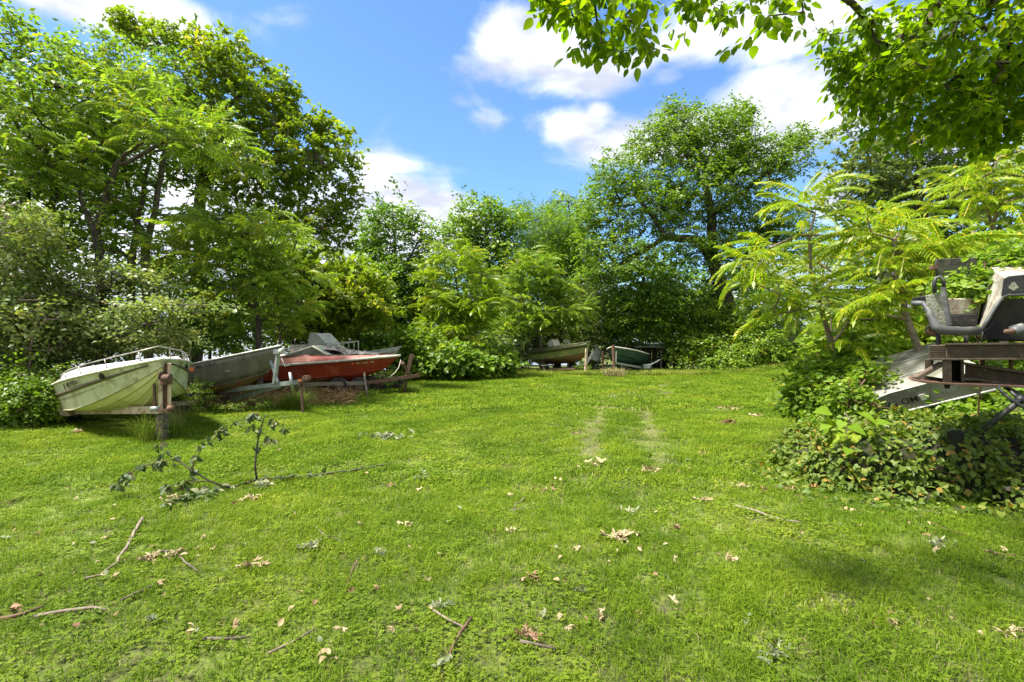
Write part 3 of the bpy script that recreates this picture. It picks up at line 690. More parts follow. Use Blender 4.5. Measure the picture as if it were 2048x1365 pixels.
# ---- right side ailanthus saplings: every compound leaf is an object of its own
frond_meshes = []
rr = np.random.default_rng(77)
for k in range(6):
    q = frond(.84, 13, .046, .135, [.55, .8, 1.1, .7, .95, 1.25][k], rr)
    me = quads_mesh('compound_leaf', q, np.clip(np.concatenate([rr.normal(.45, .28, len(q) - 4), np.full(4, .9)]), 0, .97)); me.materials.append(LM['bright']); frond_meshes.append(me)
def mat_from(d, up, loc, s):
    x = nrm(np.asarray(d, float)); y = nrm(np.cross(up, x)); z = np.cross(x, y)
    m = Matrix(((x[0], y[0], z[0], 0), (x[1], y[1], z[1], 0), (x[2], y[2], z[2], 0), (0, 0, 0, 1)))
    return Matrix.Translation(Vector(loc)) @ m @ Matrix.Diagonal((s, s, s, 1))
def sapling(label, stems, heads, nper, seed, scale=1.0, base=None, rad=.045):
    """stems: polylines; heads: rosette centres; fronds radiate from each head and droop"""
    r = np.random.default_rng(seed)
    root = empty('ailanthus_sapling', tuple(base)); tag(root, label, 'tree', 'ailanthus saplings on the right')
    ND, PR, rd, tips, cnt, ns = grow(stems, np.array(heads), r, .6, .25, .009, rad, .05)
    link('trunk', wood_mesh('trunk', ND, PR, rd), BARK_L, root)
    made = 0
    for h in tips:
        p = ND[h]; ax = nrm(ND[h] - ND[PR[h]]); ph = r.uniform(0, 6.28)
        for i in range(nper):
            a = ph + i * 2.4; el = r.uniform(-.3, .62)
            d = np.array([math.cos(a) * math.cos(el), math.sin(a) * math.cos(el), math.sin(el)]) + ax * .35
            q = p - ax * (.02 + .02 * i) 
            o = bpy.data.objects.new('leaf', frond_meshes[r.integers(0, 6)]); C.objects.link(o)
            o.parent = root; o.matrix_parent_inverse = Matrix.Translation(root.location).inverted()
            o.matrix_basis = mat_from(d, np.array([0, 0, 1.]) + r.normal(0, .15, 3), q, scale * r.uniform(.5, 1.15)); made += 1
    return root
def heads_in(lobes, n, seed):
    r = np.random.default_rng(seed); return lobe_points(lobes, n, r, 2.0)
b1 = G(1662, 8.3)
sapling('bright yellow-green ailanthus sapling forking low in the vines at right', [[b1, P(1664, 740, 8.3), P(1664, 690, 8.3)], [P(1664, 690, 8.3), P(1640, 610, 8.2), P(1622, 540, 8.1), P(1620, 470, 8.0)],
        [P(1664, 690, 8.3), P(1655, 590, 8.5)], [P(1664, 690, 8.3), P(1700, 640, 8.4), P(1760, 560, 8.5)]],
        np.concatenate([heads_in([LP(1590, 620, 8.1, 50, 50, .4), LP(1740, 620, 8.3, 50, 50, .5), LP(1560, 500, 8, 60, 50, .5), LP(1620, 410, 8, 40, 40, .4), LP(1500, 540, 7.8, 40, 30, .4)], 19, 1), heads_in([LP(1700, 500, 8.3, 60, 60, .6)], 6, 2), np.array([P(1600, 620, 7.9), P(1700, 690, 7.8), P(1560, 590, 7.7), P(1490, 520, 7.7), P(1610, 385, 8.0)])]), 7, 101, 1.0, b1)
b2 = G(1885, 7.3)
sapling('slanting ailanthus sapling rising left of the wrecked machine', [[b2, P(1860, 735, 7.2), P(1815, 640, 7.2), P(1795, 560, 7.2), P(1790, 480, 7.2)]],
        heads_in([LP(1780, 470, 7.3, 90, 45, .6), LP(1850, 520, 7.2, 70, 40, .5), LP(1760, 580, 7.2, 60, 60, .5), LP(1800, 650, 7.2, 50, 40, .4)], 20, 3), 7, 102, 1.0, b2)
b3 = G(2010, 7.6)
sapling('tall ailanthus sapling leaning in from the right edge behind the machine', [[b3, P(2000, 640, 7.6), P(1990, 500, 7.5), P(1970, 400, 7.5)], [P(1990, 520, 7.5), P(1940, 460, 7.4), P(1900, 440, 7.4)]],
        heads_in([LP(1960, 400, 7.4, 60, 50, .5), LP(1900, 450, 7.3, 60, 45, .5), LP(2020, 350, 7.5, 60, 50, .6), LP(2030, 450, 7.4, 60, 60, .6), LP(1960, 500, 7.2, 70, 30, .5)], 26, 4), 7, 103, 1.0, b3)
b4 = G(1780, 9.6)
sapling('ailanthus sapling deep in the right thicket behind the overturned boat', [[b4, P(1775, 650, 9.6), P(1760, 520, 9.6)], [P(1775, 650, 9.6), P(1850, 560, 9.6)]],
        heads_in([LP(1750, 470, 9.6, 80, 60, .6), LP(1850, 540, 9.4, 90, 60, .7), LP(1720, 620, 9.4, 60, 60, .6), LP(1940, 580, 9.4, 60, 60, .6), LP(1800, 690, 9.4, 80, 36, .5)], 30, 5), 6, 104, 1.05, b4)
# scrub behind the machine and the overturned boat
tree('shrub', 'bright leafy scrub behind the overturned boat under the saplings', 'shrub', G(1750, 9.2),
     [[G(1740, 9.2), P(1740, 700, 9.2)], [G(1840, 9.4), P(1850, 680, 9.4)], [G(1950, 9), P(1960, 680, 9)]], .03,
     [LP(1700, 705, 9.1, 70, 40, .5), LP(1780, 680, 9.6, 80, 50, .6), LP(1900, 700, 9.2, 90, 60, .6), LP(2010, 680, 8.8, 80, 80, .7), LP(2000, 560, 9.4, 90, 70, .7), LP(1640, 740, 8.6, 40, 40, .4)],
     520, 'heart', .8, 'ailan', TWIG, 'undergrowth on the right', 111, .55, 1.3, .1)
tree('shrub', 'vine-smothered post and bramble at the lawn edge right', 'shrub', G(1655, 7.9),
     [[G(1655, 7.9), P(1655, 790, 7.9)], [G(1630, 7.9), P(1620, 790, 7.9)], [G(1700, 7.9), P(1690, 780, 7.9)]], .025,
     [LP(1645, 770, 7.9, 46, 26, .35), LP(1690, 755, 7.8, 46, 34, .35), LP(1610, 800, 7.8, 34, 22, .3), LP(1700, 800, 7.6, 34, 26, .3), LP(1650, 820, 7.8, 40, 22, .3), LP(1730, 720, 8, 40, 24, .3)],
     300, 'heart', .62, 'ailan', TWIG, 'undergrowth on the right', 112, .42, 1.3, .1)
# deep wood behind everything, seen as one dark mass between the trunks
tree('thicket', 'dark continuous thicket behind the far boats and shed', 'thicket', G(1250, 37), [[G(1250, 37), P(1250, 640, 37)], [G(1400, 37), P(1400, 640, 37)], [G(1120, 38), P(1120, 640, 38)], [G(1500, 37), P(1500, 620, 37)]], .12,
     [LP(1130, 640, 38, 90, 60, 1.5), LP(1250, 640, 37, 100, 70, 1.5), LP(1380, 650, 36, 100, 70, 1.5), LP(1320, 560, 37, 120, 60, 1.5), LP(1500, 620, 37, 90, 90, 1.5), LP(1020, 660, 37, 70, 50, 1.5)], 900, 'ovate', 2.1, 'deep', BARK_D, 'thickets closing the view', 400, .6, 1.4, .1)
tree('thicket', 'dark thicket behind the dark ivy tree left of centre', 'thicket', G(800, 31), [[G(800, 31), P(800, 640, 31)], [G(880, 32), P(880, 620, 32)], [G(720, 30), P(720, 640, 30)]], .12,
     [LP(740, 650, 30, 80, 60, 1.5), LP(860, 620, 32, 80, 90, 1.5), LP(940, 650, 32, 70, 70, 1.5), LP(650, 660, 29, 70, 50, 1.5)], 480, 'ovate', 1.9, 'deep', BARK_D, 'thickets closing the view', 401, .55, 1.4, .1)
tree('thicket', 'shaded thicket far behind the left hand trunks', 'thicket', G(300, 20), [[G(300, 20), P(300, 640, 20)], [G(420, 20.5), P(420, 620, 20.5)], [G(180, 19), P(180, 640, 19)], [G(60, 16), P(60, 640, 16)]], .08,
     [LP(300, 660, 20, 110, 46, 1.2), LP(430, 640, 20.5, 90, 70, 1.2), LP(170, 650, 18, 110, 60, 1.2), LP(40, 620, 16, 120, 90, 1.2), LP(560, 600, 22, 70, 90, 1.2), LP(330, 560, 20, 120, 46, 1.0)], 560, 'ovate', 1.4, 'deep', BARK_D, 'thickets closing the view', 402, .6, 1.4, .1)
tree('shrub', 'leafy vines filling the shade under the steel beams beside the steering wheel', 'shrub', G(1980, 6.6), [[G(1980, 6.6), P(1975, 800, 6.6)], [G(2060, 6.4), P(2060, 790, 6.4)]], .02,
     [LP(1950, 810, 6.6, 60, 34, .35), LP(2030, 800, 6.5, 60, 40, .35), LP(2000, 850, 6.2, 80, 40, .4), LP(2060, 740, 6.9, 60, 40, .4), LP(1900, 830, 6.2, 30, 20, .2)], 260, 'heart', .5, 'ailan', TWIG, 'undergrowth on the right', 115, .4, 1.3, .1)
print('crown tris', tri_total)
# ------------------------------------------------------------------ boats
def bm_obj(name, bm, m, parent=None, smooth=False, local=True):
    me = bpy.data.meshes.new(name)
    bmesh.ops.recalc_face_normals(bm, faces=bm.faces)
    if smooth:
        for f in bm.faces: f.smooth = True
    bm.to_mesh(me); bm.free(); return link(name, me, m, parent, local)

def grid_obj(name, rows, m, parent, thick=0, smooth=True, close=False):
    """surface through rows of points; optional real thickness"""
    rows = [[Vector(p) for p in rw] for rw in rows]
    bm = bmesh.new(); vs = [[bm.verts.new(p) for p in rw] for rw in rows]
    for a, b_ in zip(vs[:-1], vs[1:]):
        for i in range(len(a) - 1):
            try: bm.faces.new((a[i], a[i + 1], b_[i + 1], b_[i]))
            except ValueError: pass
    bmesh.ops.remove_doubles(bm, verts=bm.verts, dist=1e-4)
    bmesh.ops.recalc_face_normals(bm, faces=bm.faces)
    for f in bm.faces: f.smooth = smooth
    me = bpy.data.meshes.new(name); bm.to_mesh(me); bm.free()
    o = link(name, me, m, parent, True)
    if thick:
        md = o.modifiers.new('thickness', 'SOLIDIFY'); md.thickness = thick; md.offset = -1
    return o

def tube_obj(name, pts, rad, m, parent=None, sides=8, local=True, jit=0):
    """one continuous swept tube; rad a number or list"""
    pts = [Vector(p) for p in pts]; n = len(pts)
    rads = rad if isinstance(rad, (list, tuple)) else [rad] * n
    bm = bmesh.new(); rings = []; u = None
    for i, p in enumerate(pts):
        d = (pts[min(i + 1, n - 1)] - pts[max(i - 1, 0)]).normalized()
        if u is None: u = d.cross(Vector((0, 0, 1)) if abs(d.z) < .9 else Vector((1, 0, 0))).normalized()
        else: u = (u - d * u.dot(d)).normalized()
        v = d.cross(u)
        rings.append([bm.verts.new(p + (u * math.cos(a) + v * math.sin(a)) * rads[i]) for a in [2 * math.pi * k / sides for k in range(sides)]])
    for a, b_ in zip(rings[:-1], rings[1:]):
        for k in range(sides): bm.faces.new((a[k], a[(k + 1) % sides], b_[(k + 1) % sides], b_[k]))
    bm.faces.new(rings[0][::-1]); bm.faces.new(rings[-1])
    return bm_obj(name, bm, m, parent, True, local)

def box_bm(bm, c, s, M_=None, bev=0):
    r_ = bmesh.ops.create_cube(bm, size=1, matrix=(M_ or Matrix.Identity(4)) @ Matrix.Translation(Vector(c)) @ Matrix.Diagonal((*s, 1)))
    if bev:
        es = list({e for v in r_['verts'] for e in v.link_edges})
        bmesh.ops.bevel(bm, geom=es, offset=bev, segments=2, affect='EDGES')
def box(name, c, s, m, parent=None, M_=None, bev=.004, local=True):
    bm = bmesh.new(); box_bm(bm, c, s, M_, bev); return bm_obj(name, bm, m, parent, False, local)
def beam(name, a, b_, w, h, m, parent=None, bev=.004, local=True, roll=0):
    a, b_ = Vector(a), Vector(b_); d = b_ - a; q = d.to_track_quat('X', 'Z')
    Mx = Matrix.Translation((a + b_) / 2) @ q.to_matrix().to_4x4() @ Matrix.Rotation(roll, 4, 'X')
    return box(name, (0, 0, 0), (d.length, w, h), m, parent, Mx, bev, local)
def prism(name, pts, d, m, parent=None, bev=.003, local=True):
    """polygon (3D points) extruded by vector d"""
    bm = bmesh.new(); a = [bm.verts.new(Vector(p)) for p in pts]; b_ = [bm.verts.new(Vector(p) + Vector(d)) for p in pts]
    n = len(pts); bm.faces.new(a); bm.faces.new(b_[::-1])
    for i in range(n): bm.faces.new((a[i], b_[i], b_[(i + 1) % n], a[(i + 1) % n]))
    bmesh.ops.recalc_face_normals(bm, faces=bm.faces)
    if bev: bmesh.ops.bevel(bm, geom=list(bm.edges), offset=bev, segments=1, affect='EDGES')
    return bm_obj(name, bm, m, parent, False, local)
def wheel(name, c, axis_, rad, wid, parent, tyre_m, rim_m, local=True):
    ax = Vector(axis_).normalized(); q = ax.to_track_quat('Z', 'Y').to_matrix().to_4x4(); Mx = Matrix.Translation(Vector(c)) @ q
    def lathe(nm, prof, m, par):
        bm = bmesh.new(); k = 20; rings = []
        for (rr_, zz) in prof: rings.append([bm.verts.new(Mx @ Vector((rr_ * math.cos(t), rr_ * math.sin(t), zz))) for t in [2 * math.pi * i / k for i in range(k)]])
        for a, b_ in zip(rings[:-1], rings[1:]):
            for i in range(k): bm.faces.new((a[i], a[(i + 1) % k], b_[(i + 1) % k], b_[i]))
        bm.faces.new(rings[0][::-1]); bm.faces.new(rings[-1]); return bm_obj(nm, bm, m, par, True, local)
    w = wid / 2
    e = empty(name); e.parent = parent
    if not local: e.matrix_parent_inverse = Matrix.LocRotScale(parent.location, parent.rotation_euler, None).inverted()
    lathe('tyre', [(rad * .6, -w * .8), (rad * .9, -w), (rad, -w * .7), (rad, w * .7), (rad * .9, w), (rad * .6, w * .8)], tyre_m, e)
    lathe('rim', [(rad * .2, -w * .86), (rad * .58, -w * .75), (rad * .58, w * .75), (rad * .2, w * .86)], rim_m, e)
    return e
def text_obj(name, s, size, Mx, m, parent=None, local=True):
    cu = bpy.data.curves.new(name, 'FONT'); cu.body = s; cu.size = size; cu.extrude = .001; cu.align_x = 'LEFT'
    cu.offset = size * .012
    t = bpy.data.objects.new(name + '_src', cu); C.objects.link(t); bpy.context.view_layer.update()
    me = bpy.data.meshes.new_from_object(t.evaluated_get(bpy.context.evaluated_depsgraph_get()))
    bpy.data.objects.remove(t); me.transform(Mx); me.name = name; me.materials.clear()
    return link(name, me, m, parent, local)

TYRE = surf('tyre_rubber', (.02, .02, .02), (.05, .045, .04), None, 12, .85, 0, .3)
RUST = surf('rusty_steel', (.10, .062, .042), (.16, .085, .05), (.07, .05, .04), 9, .85, 0, .5, 60)
RUSTC = surf('cream_paint_rusting', (.55, .47, .33), (.30, .13, .06), (.20, .09, .05), 7, .7, 0, .4, 50, .52, .66, (.28, .14, .07))
GALV = surf('galvanised_steel', (.36, .40, .38), (.26, .29, .27), (.42, .44, .42), 10, .5, .55, .15, 40)
ALU = surf('weathered_aluminium', (.40, .41, .38), (.28, .29, .26), (.33, .34, .24), 3, .5, .4, .15, 30, .38, .62, (.22, .22, .17))
ALUG = surf('shade_darkened_green_grey_aluminium', (.105, .11, .085), (.14, .13, .095), (.08, .088, .065), 2.5, .5, .25, .1, 20, .35, .65, (.19, .17, .12))  # hull colour darkened to carry the shade on its near side
RUSTB = surf('rust_stained_bottom', (.24, .10, .04), (.15, .13, .07), (.33, .16, .06), 3, .75, 0, .2, 20)
CREAM = surf('cream_gelcoat', (.62, .62, .44), (.50, .52, .32), (.25, .24, .12), 1.6, .38, 0, .05, 8, .35, .7, (.25, .22, .10))
CREAMB = surf('grass_bounce_hull_bottom', (.58, .58, .24), (.48, .50, .18), None, 1.6, .42, 0, .06, 8, .3, .7, (.27, .30, .10))  # yellow-green bounce from the grass put into the bottom's colour
DECKM = surf('dirty_white_deck', (.56, .52, .52), (.36, .29, .27), (.22, .21, .15), 3.5, .6, 0, .2, 25, .45, .65)
STRIPE = surf('brown_stripe', (.085, .07, .045), (.13, .105, .065), None, 8, .5)
RED = surf('red_gelcoat', (.34, .050, .020), (.23, .035, .016), (.38, .10, .05), 1.4, .34, 0, .05, 12, .35, .65, (.26, .05, .03))
PINK = surf('faded_red_deck', (.46, .20, .15), (.33, .07, .05), (.55, .35, .28), 1.6, .6, 0, .1, 20, .4, .6)
MAROON = surf('maroon_coaming', (.20, .03, .025), (.28, .06, .045), None, 2, .5)
WHITEP = surf('off_white_trim', (.60, .58, .50), (.42, .39, .30), None, 6, .5, 0, .1, 30)
GLASSD = surf('grimy_glass', (.10, .13, .11), (.26, .30, .27), (.35, .37, .34), 3, .22, 0, 0, None, .35, .6, None, 5, .7)
PLEX = surf('milky_acrylic', (.55, .56, .52), (.42, .44, .40), (.62, .62, .60), 3, .3, 0, 0, None, .35, .6)
TARP = surf('black_tarp', (.018, .018, .02), (.05, .045, .04), (.10, .10, .10), 8, .55, 0, .8, 20)
MOSSD = surf('mossy_topside', (.06, .065, .03), (.10, .11, .05), (.17, .16, .10), 5, .9, 0, .5, 30)
MOSSL = surf('green_stained_hull', (.25, .28, .10), (.16, .19, .06), (.33, .34, .17), 3, .7, 0, .2, 20)
GREENH = surf('dark_green_hull', (.012, .05, .035), (.03, .07, .045), (.10, .12, .07), 2, .35, 0, .05, 10, .4, .65)
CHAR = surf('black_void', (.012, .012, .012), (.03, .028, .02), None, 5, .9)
WOODG = surf('grey_wood', (.22, .19, .15), (.14, .12, .095), None, 12, .9, 0, .5, 40)
ORANGE = surf('orange_sticker', (.7, .2, .06)); LETTER = surf('dark_letters', (.03, .035, .03)); GOLD = surf('gold_letters', (.6, .5, .25)); WHITES = surf('white_sticker', (.7, .7, .62))

class Hull:
    def __init__(s, L, B, H, sheer=.12, chine_f=.86, chine_z=.24, chine_rise=.4, keel_rise=.55, rake=.12, bp=2.2, t0=.35, cr0=.35, kr0=.7, bow_b=.0):
        s.__dict__.update(locals())
    def b(s, t): return s.B * max(s.bow_b if t >= 1 else 0.0, (1 - max(0, (t - s.t0) / (1 - s.t0)) ** s.bp)) * (1 - .08 * (1 - t))
    def zk(s, t): return s.keel_rise * max(0, (t - s.kr0) / (1 - s.kr0)) ** 2.4
    def zc(s, t): return s.chine_z + s.chine_rise * max(0, (t - s.cr0) / (1 - s.cr0)) ** 1.7
    def zs(s, t): return s.H + s.sheer * t ** 2
    def xs(s, t, z): return s.L * t - s.rake * s.L * t ** 4 * (1 - min(1, z / s.zs(t)))
    def c(s, t): return s.b(t) * s.chine_f * (1 - .35 * max(0, (t - .5) / .5))
    def pt(s, t, f, side):     # f: 0 chine .. 1 sheer
        z0, z1 = s.zc(t), s.zs(t); z = z0 + (z1 - z0) * f; b = s.c(t) + (s.b(t) - s.c(t)) * f
        return Vector((s.xs(t, z), side * b, z))
    def kp(s, t):
        z = s.zk(t); return Vector((s.xs(t, z), 0, z))
TS = [i / 24 * .86 for i in range(25)] + [.885, .91, .93, .95, .965, .98, .99, 1]
def boat_root(name, label, cat, stern, bow_xy, pitch, roll=0, group=None):
    d = Vector((bow_xy[0] - stern[0], bow_xy[1] - stern[1])); h = math.atan2(d.y, d.x)
    Mx = Matrix.Rotation(h, 4, 'Z') @ Matrix.Rotation(-R(pitch), 4, 'Y') @ Matrix.Rotation(R(roll), 4, 'X')
    e = empty(name, stern, Mx.to_euler()); tag(e, label, cat, group); return e
def build_hull(h, root, side_m, bot_m, rail_m, strakes=2, rail_r=.025, open_=False):
    for nm, m, rows in (('hull', side_m, None), ('hull_bottom', bot_m, None)):
        R_ = []
        for t in TS:
            if nm == 'hull': R_.append([h.pt(t, f, 1) for f in (1, .75, .5, .25, 0)])
            else: R_.append([h.pt(t, 0, 1), h.pt(t, 0, 1).lerp(h.kp(t), .5), h.kp(t), h.pt(t, 0, -1).lerp(h.kp(t), .5), h.pt(t, 0, -1)])
        if nm == 'hull':
            rows2 = [[Vector((p.x, -p.y, p.z)) for p in rw] for rw in R_]
            bm = bmesh.new()
            for rws in (R_, rows2):
                vs = [[bm.verts.new(p) for p in rw] for rw in rws]
                for a, b_ in zip(vs[:-1], vs[1:]):
                    for i in range(4): bm.faces.new((a[i], a[i + 1], b_[i + 1], b_[i]))
            # transom
            a = [bm.verts.new(p) for p in [h.pt(0, 1, 1), h.pt(0, 0, 1), h.kp(0), h.pt(0, 0, -1), h.pt(0, 1, -1)]]; bm.faces.new(a)
            bmesh.ops.remove_doubles(bm, verts=bm.verts, dist=1e-4); bmesh.ops.recalc_face_normals(bm, faces=bm.faces)
            for f in bm.faces: f.smooth = True
            me = bpy.data.meshes.new('hull'); bm.to_mesh(me); bm.free(); o = link('hull', me, m, root, True)
            if open_:
                md = o.modifiers.new('t', 'SOLIDIFY'); md.thickness = .012; md.offset = -1
        else: grid_obj('hull_bottom', R_, m, root, .006)
    pts = [h.pt(t, 1, 1) for t in TS] + [h.pt(t, 1, -1) for t in TS[::-1][1:]]
    tube_obj('gunwale', pts, rail_r, rail_m, root, 6)
    for k in range(strakes):
        for sd in (1, -1):
            f = (k + 1) / (strakes + 1)
            tube_obj('strake', [h.pt(t, 0, sd).lerp(h.kp(t), f) for t in TS[2:-1]], .011, bot_m, root, 4)
    for sd in (1, -1): tube_obj('chine', [h.pt(t, 0, sd) for t in TS], .012, side_m, root, 4)
def band(name, h, root, f0, f1, m, t0=0, t1=1, side=(1, -1), off=.010, slope=0):
    ts = [t0] + [t for t in TS if t0 < t < t1] + [t1]
    for sd in side:
        rows = []
        for t in ts:
            s = slope * (t - t0)
            a, b_ = h.pt(t, f0 + s, sd), h.pt(t, f1 + s * .6, sd); n = Vector((0, sd, -.15)) * off
            if t > .9: n = Vector((.5, sd, -.15)) * off
            rows.append([a + n, b_ + n])
        grid_obj(name, rows, m, root, .003)
def deck(name, h, root, m, t0, t1, hc, wf=.95, shoulder=.62, crown=1.12):
    rows = []
    for i in range(15):
        t = t0 + (t1 - t0) * i / 14; z = h.zs(t) + .005; b = h.b(t) * wf; k = hc((t - t0) / (t1 - t0)); x = h.xs(t, h.zs(t)) - .01
        rows.append([(x, b, z), (x, b * .86, z + k * .55), (x, b * shoulder, z + k), (x, 0, z + k * crown), (x, -b * shoulder, z + k), (x, -b * .86, z + k * .55), (x, -b, z)])
    grid_obj(name, rows, m, root, .012)
def hull_text(h, root, s, size, t, f, side, m, name='registration_number', flip=False):
    p = h.pt(t, f, side); px_ = (h.pt(t + .02, f, side) - h.pt(t - .02, f, side)).normalized(); up = (h.pt(t, f + .05, side) - h.pt(t, f - .05, side)).normalized()
    if side > 0: px_ = -px_
    n = px_.cross(up).normalized(); up = n.cross(px_)
    Mx = Matrix((( px_.x, up.x, n.x, 0), (px_.y, up.y, n.y, 0), (px_.z, up.z, n.z, 0), (0, 0, 0, 1)))
    return text_obj(name, s, size, Matrix.Translation(p + n * .012) @ Mx, m, root)
def quad_patch(name, h, root, t, f, side, w, hh, m):
    p = h.pt(t, f, side); px_ = (h.pt(t + .02, f, side) - h.pt(t - .02, f, side)).normalized(); up = (h.pt(t, f + .05, side) - h.pt(t, f - .05, side)).normalized()
    n = (px_.cross(up) if side < 0 else up.cross(px_)).normalized()
    prism(name, [p + n * .004 + px_ * a * w / 2 + up * b_ * hh / 2 for a, b_ in ((-1, -1), (1, -1), (1, 1), (-1, 1))], n * .005, m, root, 0)

# --- 1 cream runabout, bow towards the camera
h = Hull(3.9, .98, .70, .13, .90, .22, .50, .56, .06, 2.4, .30, .42, .64)
h_roll = 6
B1 = boat_root('motor_boat', 'cream and yellow-green striped motor boat with bow rail, facing forward at the left edge', 'boat', (-8.1, 10.40, .12), (-5.46, 8.02), 5.0, 6, 'old boats on trailers along the left')
build_hull(h, B1, CREAM, CREAMB, WHITEP, 3, .022)
near = -1 if True else 1
band('stripe', h, B1, .50, .66, STRIPE, .04, .955, slope=.12); band('stripe', h, B1, .36, .40, STRIPE, .04, .955, slope=.12)
deck('deck', h, B1, DECKM, 0.02, .995, lambda s: .17 * (1 - s ** 3) + .01, .98, .78, 1.1)
for sd in (1, -1):
    pts = [h.pt(t, 1, sd) * 1.0 + Vector((0, -sd * .04, z)) for t, z in ((.34, .03), (.42, .12), (.52, .15), (.68, .17), (.82, .18), (.92, .19))]
    if sd == 1: left = pts
    else: right = pts
rail = left + [h.pt(1, 1, 1) + Vector((-.02, 0, .20))] + right[::-1]
RAILM = surf('tarnished_rail', (.42, .41, .36), (.26, .24, .19), None, 10, .45, .3)
tube_obj('bow_rail', rail, .010, RAILM, B1, 6)
for t, z in ((.46, .13), (.62, .16), (.78, .175), (.92, .185)):
    for sd in (1, -1): tube_obj('rail_post', [h.pt(t, 1, sd) + Vector((.02, -sd * .05, .02)), h.pt(t, 1, sd) + Vector((0, -sd * .04, z))], .008, RAILM, B1, 5)
hull_text(h, B1, 'MD 9701 AB', .10, .50, .76, -1, LETTER)
quad_patch('sticker', h, B1, .46, .79, -1, .035, .10, RUST)
for sd in (-1, 1):
    p = h.pt(.76, .80, sd); tube_obj('porthole', [p + Vector((0, sd * .0, 0)), p + Vector((.008, sd * .016, 0))], .05, CHAR, B1, 12)
box('cleat', (2.6, 0, .98), (.12, .03, .03), WHITEP, B1)
# its trailer
T1 = empty('boat_trailer', (-5.6, 7.95, 0)); tag(T1, 'rusting cream boat trailer with twin winch post under the striped boat', 'trailer', 'boat trailers')
def wl(fn, *a, **k): return fn(*a, local=True, **k)
def rel(root, p): return Vector(p) - root.location
def WP(px, py, Y): return Vector(P(px, py, Y))
q = lambda px, py, Y: rel(T1, WP(px, py, Y))
beam('frame_beam', q(322, 820, 8.0), q(150, 822, 9.55), .07, .12, RUSTC, T1)
beam('frame_beam', q(322, 820, 8.0), q(330, 818, 9.9), .07, .10, RUSTC, T1)
beam('cross_beam', q(150, 815, 9.7), q(390, 806, 10.9), .07, .08, RUSTC, T1)
box('mudguard', q(152, 820, 9.62), (.22, .5, .17), RUSTC, T1, None, .02)
beam('winch_post', q(321, 727, 7.85), q(322, 826, 7.9), .055, .05, RUSTC, T1)
beam('winch_post', q(339, 727, 7.85), q(339, 826, 7.9), .05, .05, RUSTC, T1)
beam('back_plate', q(330, 727, 7.9), q(330, 820, 7.95), .10, .02, RUST, T1)
bm = bmesh.new(); box_bm(bm, q(333, 759, 7.8), (.13, .12, .16), None, .012); bm_obj('winch', bm, RUST, T1)
wheel('winch_reel', q(333, 757, 7.72), (1, .1, 0), .055, .11, T1, RUST, RUST)
wheel('winch_gear', q(322, 752, 7.72), (1, .1, 0), .065, .012, T1, RUST, RUST)
beam('post', q(309, 767, 7.9), q(310, 818, 7.9), .035, .035, RUST, T1)
tube_obj('coupling', [q(303, 818, 7.85), q(318, 818, 7.85)], .04, GALV, T1, 10)
tube_obj('coupling', [q(337, 817, 7.8), q(349, 817, 7.8)], .045, RUST, T1, 10)
beam('cross_plate', q(318, 822, 7.82), q(345, 822, 7.82), .04, .05, RUST, T1)
wheel('wheel', q(165, 0, 9.9) * 1 + Vector((-.05, 0, 0)) if False else rel(T1, (-8.55, 10.0, .24)), (.68, .73, 0), .26, .17, T1, TYRE, RUST)
wheel('wheel', rel(T1, (-7.15, 11.3, .24)), (.68, .73, 0), .26, .17, T1, TYRE, RUST)
bl = box('wooden_block', (-5.42, 7.95, .19), (.13, .13, .44), BARK, None, None, .01); tag(bl, 'grey timber block propping the winch post of the cream trailer', 'block')

# --- 2 aluminium V boat
h = Hull(4.3, .82, .62, .32, .90, .14, .26, .60, .16, 2.2, .30, .4, .62)
B2 = boat_root('aluminium_boat', 'grey-green open aluminium boat with raised pointed bow behind the cream boat', 'boat', (-9.0, 12.5, .10), (-5.07, 11.2), 6.0, 0, 'old boats on trailers along the left')
build_hull(h, B2, ALUG, RUSTB, ALU, 3, .024, True)
for t in (.25, .5, .72): beam('seat', (h.L * t, -h.b(t) * .80, .5), (h.L * t, h.b(t) * .80, .5), .25, .04, ALU, B2)
hull_text(h, B2, 'MD 1132 S', .10, .60, .78, -1, LETTER); quad_patch('sticker', h, B2, .575, .80, -1, .10, .09, ORANGE)
T2 = empty('boat_trailer', (-5.4, 11.3, 0)); tag(T2, 'galvanised boat trailer lettered on its drawbar under the aluminium boat', 'trailer', 'boat trailers')
q = lambda px, py, Y: rel(T2, WP(px, py, Y))
beam('drawbar', q(360, 793, 11.9), q(600, 764, 11.0), .06, .10, GALV, T2)
beam('frame_beam', q(470, 797, 11.7), q(560, 772, 11.15), .05, .09, GALV, T2)
beam('frame_beam', q(470, 797, 11.7), q(360, 800, 13.2), .05, .09, GALV, T2)
beam('frame_beam', q(360, 793, 11.9), q(330, 796, 13.4), .05, .09, GALV, T2)
beam('axle', q(330, 806, 12.4), q(430, 797, 13.6), .06, .06, GALV, T2)
beam('winch_post', q(556, 708, 11.1), q(549, 768, 11.15), .07, .07, GALV, T2)
beam('winch_brace', q(541, 722, 11.2), q(556, 765, 11.1), .05, .04, GALV, T2)
bm = bmesh.new(); box_bm(bm, q(556, 704, 11.05), (.16, .14, .1), None, .01); bm_obj('winch', bm, GALV, T2)
wheel('winch_reel', q(563, 703, 10.95), (1, -.3, 0), .06, .08, T2, WHITEP, GALV)
tube_obj('winch_handle', [q(563, 716, 10.95), q(570, 733, 10.95), q(578, 731, 10.9)], .01, GALV, T2, 5)
tube_obj('jack', [q(580, 745, 10.95), q(586, 782, 10.95)], .035, GALV, T2, 8)
